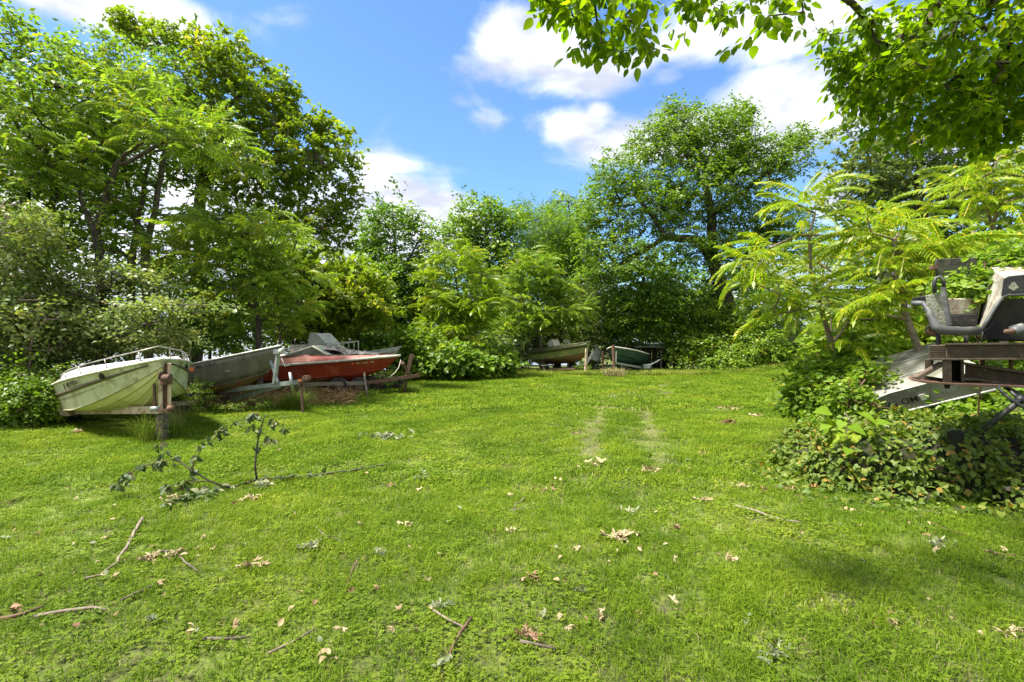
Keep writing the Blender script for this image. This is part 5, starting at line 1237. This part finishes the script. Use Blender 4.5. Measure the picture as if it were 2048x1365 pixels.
dist = np.linalg.norm(Pp - np.array([0, 0, 1.5]), axis=1); vis = (np.abs(Pp[:, 0]) < Pp[:, 1] * 1.02) & (Pp[:, 1] > .5) & (Pp[:, 2] - 1.5 < .69 * Pp[:, 1])
order = np.argsort(np.where(vis, dist / Sc, 99)); top = order[:300]; rest = order[300:]
OM = [ovate_mesh('leaf', .082, .050, LM['over'], v, c, .12, tw) for v, c, tw in ((.3, .1, 0), (.45, .2, .2), (.6, .05, -.2), (.75, .3, .1), (.2, .15, -.1), (.5, .25, 0))]
leaf_objs(OT, OM, Pp[top], Dd[top], Up[top], Sc[top], rO)
Q = kites(Pp[rest], Dd[rest], Up[rest], .082 * Sc[rest], .05 * Sc[rest], .1, .12, True)
vv = np.clip(rO.normal(.45, .2, len(rest)), 0, .95)
o = link('foliage', quads_mesh('foliage', Q, np.concatenate([vv, vv])), LM['over'], OT); o['kind'] = 'stuff'

# --- vine mound
rV = np.random.default_rng(9)
VM = empty('vine_mound', (4.4, 5.4, 0)); tag(VM, 'mound of heart-leaved vines smothering the ground below the tractor wreck', 'vines')
lm_ = [((3.95, 5.45, .15), (.85, .55, .62)), ((4.75, 5.2, .14), (.75, .55, .68)), ((4.9, 4.85, .0), (.6, .45, .42)), ((4.45, 5.15, .38), (.5, .4, .48)), ((3.75, 6.1, .05), (.6, .6, .45)), ((4.15, 6.7, .1), (.7, .6, .45)), ((4.75, 6.1, .2), (1.1, .6, .62)), ((5.2, 5.6, .25), (.8, .6, .6)), ((3.45, 5.75, 0), (.4, .4, .28)), ((4.6, 7.4, .1), (.6, .5, .4)), ((3.9, 4.95, -.05), (.5, .3, .3)), ((5.6, 5.0, .1), (.5, .5, .5)), ((4.1, 4.72, 0), (1.2, .34, .10)), ((3.25, 5.3, 0), (.55, .55, .10)), ((2.95, 6.0, 0), (.4, .6, .09)), ((3.5, 4.75, 0), (.4, .35, .08))]
cs = np.array([a for a, _ in lm_]); rs = np.array([b_ for _, b_ in lm_])
k = rV.choice(len(lm_), 26000, p=(rs.prod(1) ** .66) / (rs.prod(1) ** .66).sum())
d = nrm(rV.normal(0, 1, (26000, 3))); d[:, 2] = np.abs(d[:, 2]) * 1.0 - .15
u = 1 - np.abs(rV.normal(0, .09, (26000, 1)))
wob = 1 + .22 * np.array([mnoise.noise(Vector(x * 3.1 + 7)) for x in d + cs[k]])[:, None]
p = cs[k] + d * rs[k] * u * wob
inside = np.zeros(len(p), bool)
for c_, r_ in zip(cs, rs): inside |= (((p - c_) / r_) ** 2).sum(1) < .62
keep = (~inside) & (p[:, 2] > gz(p[:, 0], p[:, 1]) + .01); p, d = p[keep], d[keep]; n = len(p)
print('vine leaves', n)
Dn = d * .5 + rV.normal(0, .6, (n, 3)); Dn[:, 2] -= .6; Un = d * .9 + np.array([0, 0, .75]) + rV.normal(0, .3, (n, 3)); sc = rV.uniform(.4, 1.05, n)
dist = np.linalg.norm(p - np.array([0, 0, 1.5]), axis=1) / sc; front = (d[:, 1] < .2) & (p[:, 0] < p[:, 1] * .98)
order = np.argsort(np.where(front, dist, 99)); top, rest = order[:300], order[300:]
VMs = [heart_mesh('leaf', .075, .062, LM['vine'], v, c) for v, c in ((.3, .1), (.45, .25), (.6, .2), (.75, .3), (.5, .05))]
leaf_objs(VM, VMs, p[top], Dn[top], Un[top], sc[top], rV)
Q = kites(p[rest], Dn[rest], Un[rest], .078 * sc[rest], .06 * sc[rest], .12, .15, True); vv = np.clip(rV.normal(.55, .2, len(rest)), 0, .93); vv[rV.random(len(vv)) < .012] = 1
o = link('foliage', quads_mesh('foliage', Q, np.concatenate([vv, vv])), LM['vine'], VM); o['kind'] = 'stuff'
# added dark cores coloured as inner shade, so that one does not see through
bm = bmesh.new()
for c_, r_ in zip(cs, rs):
    bmesh.ops.create_icosphere(bm, subdivisions=2, radius=1, matrix=Matrix.Translation(Vector(c_) - Vector((0, 0, .05))) @ Matrix.Diagonal((*(r_ * .70), 1)))
o = bm_obj('inner_shade_core', bm, surf('inner_shade_dark', (.035, .03, .015), (.02, .03, .01), None, 12, .95, 0, 1, 30), VM, True, False); o['kind'] = 'stuff'
o.matrix_parent_inverse = Matrix.Translation(VM.location).inverted()
# vines climbing on the overturned boat and the post
rC = np.random.default_rng(19)
tree('creeper', 'creeper with small bright leaves climbing over the left end of the overturned boat', 'vines', G(1690, 7.2),
     [[G(1690, 7.2), P(1700, 800, 6.9), P(1730, 760, 6.9)], [P(1700, 800, 6.9), P(1760, 815, 6.6), P(1800, 820, 6.6)]], .015,
     [LP(1700, 790, 6.9, 40, 36, .2), LP(1735, 815, 6.75, 50, 18, .12), LP(1740, 755, 7.1, 34, 20, .2), LP(1660, 850, 7.0, 60, 30, .3)], 90, 'heart', .42, 'ailan', TWIG, 'undergrowth on the right', 113, .42, 1.2, .1)
tree('creeper', 'creeper leaves hanging on the tractor seat and behind its back plate', 'vines', G(1960, 5.9),
     [[G(1960, 5.9), P(1960, 700, 5.7), P(1935, 600, 5.6)]], .012,
     [LP(1935, 575, 5.35, 38, 26, .15), LP(1990, 560, 5.4, 30, 14, .2), LP(1915, 600, 5.25, 22, 14, .08), LP(2010, 520, 5.5, 50, 16, .2)], 70, 'heart', .45, 'ailan', TWIG, 'undergrowth on the right', 114, .42, 1.2, .1)

# --- broad-leaved young plants
BLm = [heart_mesh('leaf', .30, .24, LM['big'], v, c, .1) for v, c in ((.1, .2), (.3, .3), (.5, .15), (.7, .35))]
def big_plant(label, base, nodes_, seed, s0=1.0):
    r = np.random.default_rng(seed); root = empty('catalpa_sapling', tuple(base)); tag(root, label, 'plant', 'broad-leaved young plants')
    pts = [Vector(base) - root.location] + [Vector(x) - root.location for x in nodes_]
    tube_obj('stem', pts, [.012 - .008 * i / len(pts) for i in range(len(pts))], BARK_L, root, 5)
    P0, D0, U0, S0 = [], [], [], []
    for i, x in enumerate(nodes_):
        for kx in range(4):
            a = i * 1.9 + kx * 2.1 + r.uniform(-.3, .3); P0.append(None); dh = [math.cos(a), math.sin(a), r.uniform(-.75, .1)]; D0.append(dh); P0[-1] = np.array(x) + np.array([dh[0], dh[1], .1]) * r.uniform(.05, .2); U0.append([dh[0] * .5 + r.normal(0, .2), -.7, .75]); S0.append(s0 * r.uniform(.6, 1.15))
    leaf_objs(root, BLm, P0, D0, U0, S0, r)
big_plant('young catalpa-like plant with huge yellow-green leaves before the vine mound', G(1700, 5.3), [P(1700, 930, 5.3), P(1702, 895, 5.3), P(1690, 865, 5.3), P(1710, 845, 5.3), P(1675, 850, 5.3), P(1725, 870, 5.3), P(1688, 825, 5.3)], 4, .56)
big_plant('broad-leaved sprig with yellow leaves behind the sapling trunk', G(1690, 8.8), [P(1690, 730, 8.7), P(1680, 700, 8.6), P(1700, 670, 8.6), P(1720, 690, 8.6), P(1655, 655, 8.6)], 6, .95)

# --- long grass tufts and weeds
def long_tuft(label, x, y, n, rad, h, w, lean, mat_, seed, grp='long grass tufts left by the mower'):
    r = np.random.default_rng(seed); o = tuft(n, rad, h, w, lean, r, mat_, 'grass_tuft', .9); C.objects.link(o); o.location = (x, y, float(gz(x, y))); tag(o, label, 'grass tuft', grp); return o
def gp(px, py): Y = 1536 / (py - 690); return (px - 1024) / 1024 * Y, Y
TG = grass_mat('long_grass', (.12, .19, .02), (.24, .30, .04), (.45, .42, .14))
for k, (px, py, n, rad, h, w, ln, m, lab) in enumerate([
    (318, 880, 320, .30, .48, .006, 1.0, TG, 'long grass round the timber block of the cream trailer'),
    (340, 862, 120, .22, .62, .004, .9, DM, 'dry straw stalks at the winch post of the cream boat'),
    (590, 822, 300, .24, .50, .008, 1.0, TG, 'large tuft of long grass below the coupler of the galvanised trailer'),
    (532, 816, 160, .25, .28, .008, 1.0, TG, 'low green grass tuft under the lettered drawbar'),
    (612, 806, 120, .25, .70, .006, .8, DM, 'tall dead stalks beside the coupler post'),
    (822, 788, 170, .30, .30, .010, 1.0, TG, 'grass tuft at the prop leg of the red boat trailer'),
    (735, 796, 110, .28, .25, .010, 1.0, TG, 'grass tuft at the bare branch by the red boat'),
    (1228, 755, 200, .5, .5, .014, 1.0, DM, 'straw-coloured tuft at the bow post of the green boat'),
    (1172, 753, 160, .4, .35, .014, 1.0, TG, 'green tuft at the bow post of the moss covered boat'),
    (1300, 752, 160, .5, .35, .014, 1.0, TG, 'green tuft at the mudguard of the green boat'),
    (1605, 880, 200, .28, .28, .006, 1.2, TG, 'grass tuft in front of the sawn stump'),
    (1640, 905, 380, .45, .36, .007, 1.3, TG, 'sprawling long grass at the foot of the broad-leaved plant'),
    (1585, 905, 220, .4, .22, .006, 1.3, TG, 'sprawling low grass fringing the lawn left of the vines'),
    (1740, 975, 200, .35, .20, .006, 1.2, TG, 'grass fringe along the front of the vine mound')]):
    x, y = gp(px, py); long_tuft(lab, x, y, n * 2, rad, h, w * 1.2, ln, m, 200 + k)
# far shaggy edge of the lawn
rE = np.random.default_rng(31)
ex = np.concatenate([rE.uniform(-6.5, 16, 1500), rE.uniform(-12.5, -6.5, 900)]); ey = np.concatenate([rE.uniform(24.6, 28, 1500), rE.uniform(9.2, 22, 900)])
lft = np.interp(ey, [0, 8.5, 12, 16, 22, 28], [-30, -10.5, -9.2, -7.5, -6.8, -6.5]); kk = (ey > 24.5) | (ex < lft + .3); ex, ey = ex[kk], ey[kk]
Tl = [tuft(60, .3, .28, .014, 1.0, rE, TG, 'long_tuft_a'), tuft(50, .3, .22, .012, 1.2, rE, GM, 'long_tuft_b')]
sh = scatter('shaggy_grass', np.stack([ex, ey, gz(ex, ey)], -1), rE.integers(0, 2, len(ex)), rE.uniform(.6, 1.2, len(ex)), Tl); tag(sh, 'unmown shaggy grass along the edges of the lawn', 'grass', kind='stuff')
# creamy-brown dead fern litter under the boats
BR = leaf_mat('dead_fern', [(0, (.16, .075, .035)), (.5, (.34, .17, .075)), (1, (.55, .38, .18))], .2, .7, .2, (1, 1, 1))
nb = 5200; r = np.random.default_rng(41); bx_ = r.uniform(370, 712, nb); by_ = np.where(bx_ < 560, r.uniform(800, 824, nb), r.uniform(794, 815, nb)); Yb = 1536 / (by_ - 690) + r.uniform(0, .8, nb)
pb_ = np.stack([(bx_ - 1024) / 1024 * Yb, Yb, np.zeros(nb)], -1); pb_[:, 2] = gz(pb_[:, 0], pb_[:, 1]) + np.abs(r.normal(.05, .08, nb)) * (1 + .7 * np.sin(bx_ * .09) ** 2)
Qb = kites(pb_, np.stack([r.normal(0, 1, nb), r.normal(0, 1, nb), r.normal(.2, .5, nb)], -1), r.normal(0, 1, (nb, 3)), r.uniform(.10, .32, nb), r.uniform(.006, .02, nb), .2, .4)
o = link('dead_ferns', quads_mesh('dead_ferns', Qb, r.random(nb)), BR); tag(o, 'reddish brown dead fern litter under the boats on the left', 'dead ferns', kind='stuff')
for k, (px, Y, l, n_) in enumerate([(395, 11.0, [(392, 790, 10.9, 26, 40)], 60), (455, 11.2, [(465, 812, 11.1, 40, 6), (520, 806, 11.2, 30, 6)], 26), (770, 17, [(770, 752, 16.6, 30, 20), (720, 770, 16, 20, 10)], 50), (1165, 26, [(1165, 735, 25.8, 16, 12)], 40)]):
    tree('weed', ['leafy weed between the cream boat and the aluminium boat', 'low weeds growing through the lettered trailer', 'green weeds behind the bow post of the red boat', 'weeds between the two far boats'][k], 'weeds', G(px, Y), [[G(px, Y), P(px, l[0][1], Y)]], .012,
         [LP(*a) for a in l], n_, 'small', .34, 'mid', TWIG, 'weeds among the boats', 300 + k, .55, 1, .1)

# --- fallen branch with an upright shoot
rF = np.random.default_rng(51)
FB = empty('fallen_branch', tuple(G(515, 5.5))); FB.location.z = 0; tag(FB, 'fallen leafy branch on the lawn with one thin shoot standing upright', 'branch')
q = lambda px, py, Y, z=None: np.array([(px - 1024) / 1024 * Y, Y, 1.5 + (690 - py) / 1024 * Y if z is None else z])
lines = [([q(775, 936, 6.22), q(700, 953, 5.9), q(612, 964, 5.65), q(515, 968, 5.52), q(455, 990, 5.2), q(400, 1003, 4.95), q(345, 1015, 4.75)], .016, .006, 26),
         ([q(515, 968, 5.5), q(511, 935, 5.5), q(514, 895, 5.5), q(521, 860, 5.5), q(528, 838, 5.5), q(532, 828, 5.5)], .011, .005, 3),
         ([q(516, 868, 5.5), q(498, 856, 5.45), q(480, 848, 5.45)], .005, .003, 3),
         ([q(526, 842, 5.5), q(500, 836, 5.45), q(470, 845, 5.4), q(448, 858, 5.4), q(436, 866, 5.4)], .005, .002, 15), ([q(526, 845, 5.5), q(548, 846, 5.5), q(570, 856, 5.5)], .004, .002, 7), ([q(520, 862, 5.5), q(538, 876, 5.45)], .004, .002, 4), ([q(526, 838, 5.5), q(514, 829, 5.5)], .004, .002, 4),
         ([q(480, 985, 5.25), q(420, 962, 5.1), q(384, 940, 5.1), q(352, 918, 5.1), q(320, 925, 5.05), q(285, 932, 5.0), q(255, 950, 4.95), q(238, 972, 4.95)], .010, .003, 34),
         ([q(384, 940, 5.1), q(396, 915, 5.1), q(405, 892, 5.1), q(412, 878, 5.1)], .004, .002, 7), ([q(352, 918, 5.1), q(330, 905, 5.1), q(322, 890, 5.1)], .004, .002, 4), ([q(420, 962, 5.1), q(370, 965, 5.0), q(335, 972, 4.95)], .006, .003, 16),
         ([q(455, 990, 5.2), q(420, 1000, 4.9), q(370, 1020, 4.75), q(335, 1028, 4.65)], .006, .003, 22), ([q(515, 968, 5.5), q(530, 985, 5.3), q(500, 998, 5.2)], .004, .003, 12)]
WLm = [ovate_mesh('leaf', .072, .044, LM['wilt'], v, c, .45, tw) for v, c, tw in ((.15, .3, .2), (.3, .5, -.2), (.25, .1, .1), (.55, .4, 0), (.85, .2, .3))]
P0, D0, U0, S0 = [], [], [], []
for pts, ra_, rb_, nl in lines:
    pl = polyline(pts, .12, .006, rF); m = len(pl); pl[:, 2] = np.maximum(pl[:, 2], .05)
    tube_obj('twig' if ra_ < .009 else 'stem', [Vector(x) - FB.location for x in pl], [ra_ + (rb_ - ra_) * i / (m - 1) for i in range(m)], BARK_D, FB, 6)
    for _ in range(int(nl * 2.3)):
        i = rF.integers(max(1, m // 3), m); x = pl[i] + rF.normal(0, .02, 3); air = x[2] > .12
        P0.append(x); dd = rF.normal(0, 1, 3); dd[2] = -1.1 if air else abs(dd[2]) * .2; D0.append(dd); U0.append(rF.normal(0, .5, 3) + [0, 0, 1.0 if not air else .2]); S0.append(rF.uniform(.7, 1.25))
leaf_objs(FB, WLm, P0, D0, U0, S0, rF)

# --- sticks on the lawn
def ground_pts(pp, lift=.012):
    o = []
    for px, py in pp: x, y = gp(px, py); o.append(Vector((x, y, float(gz(x, y)) + lift + .02)))
    return o
for k, (pp, ra_, lab) in enumerate([
    ([(287, 1043), (262, 1085), (238, 1128), (205, 1152), (172, 1158)], .014, 'thick pale stick curving towards the lower left on the lawn'),
    ([(318, 1108), (352, 1110), (372, 1132), (398, 1152)], .008, 'bent brown twig beside the big tan leaf pile'),
    ([(0, 1238), (45, 1228), (90, 1212)], .014, 'dark stick at the left edge of the lawn'), ([(70, 1232), (130, 1222), (190, 1216), (215, 1222)], .012, 'dark horizontal stick right of the left edge leaves'),
    ([(306, 1178), (270, 1192), (245, 1204)], .009, 'short slanting stick below the tan leaf pile'),
    ([(942, 1248), (920, 1280), (898, 1330)], .009, 'straight brown stick near the bottom centre'), ([(868, 1232), (895, 1250), (930, 1268)], .008, 'twig under the grey-green leaf cluster at bottom centre'),
    ([(632, 1060), (655, 1078), (690, 1092)], .007, 'small slanting twig in the middle of the lawn'), ([(716, 1126), (704, 1150), (694, 1184)], .006, 'upright-looking thin twig above the two curled brown leaves'),
    ([(1470, 1018), (1515, 1030), (1545, 1042), (1600, 1052)], .012, 'long grey stick on the right half of the lawn'), ([(1718, 1012), (1780, 1024), (1830, 1028), (1905, 1036)], .008, 'long thin dark twig below the vine mound'),
    ([(1858, 1052), (1900, 1070), (1925, 1078)], .006, 'short twig at far right below the vine mound'), ([(540, 1322), (590, 1298), (632, 1272)], .007, 'thin twig near the pale green leaf'), ([(410, 1288), (450, 1290), (500, 1288)], .009, 'dark twig low in the picture left of centre'),
    ([(1960, 1108), (2000, 1118), (2030, 1120)], .010, 'grey stick near the right edge of the lawn'), ([(1050, 1000), (1020, 1030), (1080, 1022)], .006, 'kinked twig in the middle right of the lawn'),
    ([(1040, 1296), (1070, 1302), (1112, 1312)], .009, 'stick under the brown leaf pile at bottom centre'), ([(0, 1014), (22, 1008), (44, 1000)], .008, 'twig at the left edge halfway up the lawn'),
    ([(405, 822), (386, 836)], .02, 'pale broken branch end at the brown litter left'), ([(600, 836), (565, 838)], .016, 'pale piece of bark on the lawn behind the upright shoot')]):
    g_ = ground_pts(pp); pl = polyline(g_, .08, .006); o = tube_obj('stick', [Vector(x) for x in pl], [ra_ * (1 - .5 * i / len(pl)) for i in range(len(pl))], [BARK_L, BARK, TWIG][k % 3] if k else BARK_L, None, 7); tag(o, lab, 'stick', 'sticks lying on the lawn')

# --- dry leaf clusters
DL = {'tan': leaf_mat('dry_leaf_tan', [(0, (.22, .16, .08)), (.5, (.36, .28, .15)), (1, (.50, .41, .25))], .15, .7, .2, (1, 1, 1)),
      'brown': leaf_mat('dry_leaf_brown', [(0, (.09, .05, .03)), (.5, (.19, .11, .06)), (1, (.34, .22, .13))], .12, .75, .2, (1, 1, 1)),
      'green': leaf_mat('dry_leaf_grey_green', [(0, (.08, .11, .045)), (.5, (.16, .19, .09)), (1, (.28, .29, .17))], .2, .6, .3, (1, 1, 1)),
      'orange': leaf_mat('dry_leaf_orange', [(0, (.40, .17, .07)), (1, (.55, .28, .12))], .2, .7, .2, (1, 1, 1))}
def crumpled(name, L, m, seed, fingers=6):
    r = np.random.default_rng(seed); q_ = []
    for k in range(fingers):
        a = (k - (fingers - 1) / 2) * .5 + r.normal(0, .1); l = L * r.uniform(.55, 1.0); n = 4; pr = np.zeros(3); d = np.array([math.cos(a), math.sin(a), .25])
        c = [np.zeros(3)]; dd = d.copy()
        for i in range(n): c.append(c[-1] + nrm(dd) * l / n); dd = dd + np.array([r.normal(0, .25), r.normal(0, .25), r.normal(-.15, .35)])
        w = np.array([.3, .9, 1, .6, .06]) * l * .14; sd = nrm(np.cross(d, [0, 0, 1.])); tw = r.normal(0, .5)
        for i in range(n):
            s0 = sd * w[i] + np.array([0, 0, tw * w[i]]); s1 = sd * w[i + 1] + np.array([0, 0, tw * w[i + 1]])
            q_.append([c[i] - s0, c[i] + np.array([0, 0, -.3 * w[i]]), c[i + 1] + np.array([0, 0, -.3 * w[i + 1]]), c[i + 1] - s1]); q_.append([c[i] + np.array([0, 0, -.3 * w[i]]), c[i] + s0, c[i + 1] + s1, c[i + 1] + np.array([0, 0, -.3 * w[i + 1]])])
    me = quads_mesh(name, np.array(q_), np.full(len(q_), r.uniform(.1, .9))); me.materials.append(m); return me
CR = {k: [crumpled('leaf', .17, DL[k], s, [7, 5, 6, 3][s % 4]) for s in range(6)] for k in DL}
CU = {k: [ovate_mesh('leaf', .16, .10, DL[k], v, c, .5, t) for v, c, t in ((.3, .4, .3), (.7, .6, -.4), (.5, -.3, .5))] for k in DL}
clusters = [
 (500, 1140, 34, 7, 'tan', 'c', 'star-shaped heap of tan lobed leaves left of centre'), (300, 1122, 34, 8, 'tan', 'c', 'large heap of tan dry leaves beside the thick pale stick'), (350, 1120, 36, 6, 'tan', 'c', 'tan leaves trailing right of the large heap'),
 (1245, 1088, 48, 11, 'tan', 'c', 'wide heap of pale finger-lobed leaves right of centre'), (620, 1102, 34, 6, 'green', 'c', 'grey-green leaf sprig left of centre'), (762, 1112, 30, 6, 'green', 'c', 'grey-green dried sprig near the middle'),
 (770, 880, 62, 26, 'green', 'c', 'broad patch of dried grey-green leaves behind the fallen branch'), (703, 1196, 22, 2, 'brown', 'u', 'curled brown leaf, left one of a pair'), (758, 1186, 20, 2, 'brown', 'u', 'curled brown leaf, right one of a pair'),
 (885, 1222, 34, 7, 'green', 'c', 'silvery green leaf cluster near the bottom centre'), (1058, 1284, 30, 8, 'brown', 'c', 'crumpled brown leaf pile at the bottom centre'), (1540, 1330, 44, 9, 'green', 'c', 'large dried sprig at the bottom right of centre'),
 (1205, 1242, 28, 3, 'tan', 'c', 'two tan leaf lobes near the bottom centre right'), (1155, 1112, 16, 3, 'tan', 'u', 'small curled tan leaves left of the wide heap'), (1020, 1076, 16, 4, 'tan', 'c', 'small tan leaf bunch in the middle of the lawn'),
 (815, 1052, 22, 4, 'tan', 'c', 'pale leaf bunch left of the kinked twig'), (1192, 930, 34, 7, 'tan', 'c', 'pale leaves across the left wheel track'), (1302, 946, 32, 6, 'tan', 'c', 'pale leaf strip right of the left wheel track'), (1256, 946, 18, 5, 'green', 'c', 'dark green-brown leaf bunch between the wheel tracks'),
 (1156, 868, 14, 5, 'brown', 'c', 'reddish brown leaves left of the wheel tracks'), (1455, 850, 26, 10, 'brown', 'c', 'long red-brown leaf patch on the right half of the lawn'), (1466, 820, 22, 6, 'tan', 'c', 'tan leaf patch beyond the red-brown one'), (1512, 832, 20, 5, 'tan', 'c', 'small tan patch beside the far tan patch'),
 (1583, 985, 26, 9, 'brown', 'c', 'dark brown leaf clump left of the orange leaves'), (1484, 982, 26, 5, 'tan', 'c', 'yellowish leaf bunch left of the dark brown clump'), (1528, 988, 14, 5, 'brown', 'c', 'small dark clump between two larger ones'), (1622, 980, 20, 6, 'orange', 'c', 'salmon orange dried leaves near the vines'),
 (1402, 912, 12, 5, 'brown', 'c', 'round brown tuft of leaves right of the wheel tracks'), (1015, 998, 12, 3, 'tan', 'u', 'small cupped tan leaf in mid lawn'), (780, 978, 14, 4, 'brown', 'c', 'small brown leaf knot right of the fallen branch'), (840, 962, 30, 7, 'green', 'c', 'grey-green scatter of leaves right of the fallen branch'),
 (645, 1296, 28, 1, 'green', 'U', 'single large pale green leaf near the bottom left'), (880, 1348, 40, 5, 'green', 'u', 'grey-green leaves at the very bottom left of centre'), (1692, 1030, 18, 3, 'tan', 'u', 'cream curled leaf below the vine mound'), (1502, 1254, 14, 2, 'green', 'u', 'pale cupped leaf at the lower right'),
 (1258, 1030, 30, 4, 'green', 'c', 'thin grey-green sprig right of centre'), (1410, 1006, 24, 6, 'tan', 'c', 'tan leaf strip above the long grey stick'), (1462, 1128, 20, 4, 'tan', 'c', 'small tan bunch right of the wide heap'), (1870, 1096, 34, 6, 'green', 'c', 'grey-green leaves at the right side of the lawn'),
 (1785, 1262, 20, 3, 'tan', 'c', 'small tan star leaf at the lower right'), (2030, 1268, 40, 7, 'tan', 'c', 'large tan leaf sprig cut by the right edge'), (28, 1218, 34, 6, 'brown', 'u', 'brown curled leaves at the left edge'), (308, 1248, 24, 4, 'green', 'c', 'pale green drooping leaves at the lower left'),
 (372, 1274, 16, 2, 'tan', 'u', 'pale curled leaf right of the drooping green ones'), (1160, 1200, 24, 3, 'green', 'c', 'silvery two-pronged leaf at bottom centre'), (1060, 1168, 24, 5, 'brown', 'c', 'thin brown leaf scraps in the middle'), (660, 1335, 22, 3, 'tan', 'u', 'tan leaf at the bottom edge left of centre'),
 (1350, 1062, 14, 3, 'brown', 'c', 'small dark scrap right of the wide heap'), (1512, 902, 14, 3, 'tan', 'u', 'cream leaf left of the sprawling grass'), (1120, 965, 20, 4, 'tan', 'u', 'tan leaf below the left wheel track'), (150, 868, 26, 5, 'tan', 'c', 'tan scraps in the shade before the cream boat'),
 (345, 1006, 30, 8, 'tan', 'c', 'tan leaves below the fallen branch'), (500, 1005, 26, 8, 'tan', 'c', 'tan crumpled leaves at the foot of the upright shoot'), (20, 1078, 24, 4, 'green', 'u', 'green-grey leaves near the left edge of the lawn'), (1090, 985, 26, 4, 'brown', 'c', 'brown scraps in mid lawn right of centre')]
inc = np.random.default_rng(61)
for k, (px, py, rx, n, col, sh_, lab) in enumerate(clusters):
    x, y = gp(px, py); root = empty('dry_leaf_cluster', (x, y, float(gz(x, y)))); tag(root, lab, 'dry leaves', 'clusters of dry leaves on the lawn')
    s = y / 1024 * rx; src = CR[col] if sh_ == 'c' else CU[col]
    for i in range(int(n * 1.7) if n > 2 else n):
        o = bpy.data.objects.new('leaf', src[inc.integers(0, len(src))]); C.objects.link(o); o.parent = root
        a = inc.uniform(0, 6.28); d_ = abs(inc.normal(0, .5)); sz = (min(.85, max(.32, s / .17 * .55)) * inc.uniform(.6, 1.0)) * (1.3 if sh_ == 'U' else 1)
        o.location = (math.cos(a) * d_ * s, math.sin(a) * d_ * s * .9, -.0 + .03 + inc.uniform(0, .02)); o.rotation_euler = (inc.normal(0, .35), inc.normal(0, .35) - (.5 if sh_ == 'U' else 0), inc.uniform(0, 6.28)); o.scale = (sz,) * 3
# --- single fallen leaves
for k in range(260):
    y = 1 / inc.uniform(1 / 20, 1 / 2.6); x = inc.uniform(-1, 1) * y * .98
    if x < np.interp(y, [0, 8.5, 12, 16, 22], [-30, -8.5, -6.5, -5, -5]) or (y > 4.6 and x > 2.6 + .25 * max(0, y - 6) and y < 12): continue
    col = ['tan', 'tan', 'brown', 'green'][inc.integers(0, 4)]; me = (CU if inc.random() < .6 else CR)[col][inc.integers(0, 3)]
    o = bpy.data.objects.new('fallen_leaf', me); C.objects.link(o); s = inc.uniform(.12, .34) * (1 if y < 6 else 1.2)
    o.location = (x, y, float(gz(x, y)) + .04); o.rotation_euler = (inc.normal(0, .4), inc.normal(0, .4), inc.uniform(0, 6.28)); o.scale = (s,) * 3
    near_ = min((c_ for c_ in clusters if len(c_[-1].split()) <= 9), key=lambda c_: math.hypot(gp(c_[0], c_[1])[0] - x, gp(c_[0], c_[1])[1] - y))[-1]
    reg = 'closest to the ' + near_
    tag(o, {'tan': 'small pale tan leaf %s' % reg, 'brown': 'small brown leaf %s' % reg, 'green': 'small grey-green wilted leaf %s' % reg}[col], 'fallen leaf', {'tan': 'single tan leaves on the lawn', 'brown': 'single brown leaves on the lawn', 'green': 'single wilted green leaves on the lawn'}[col])
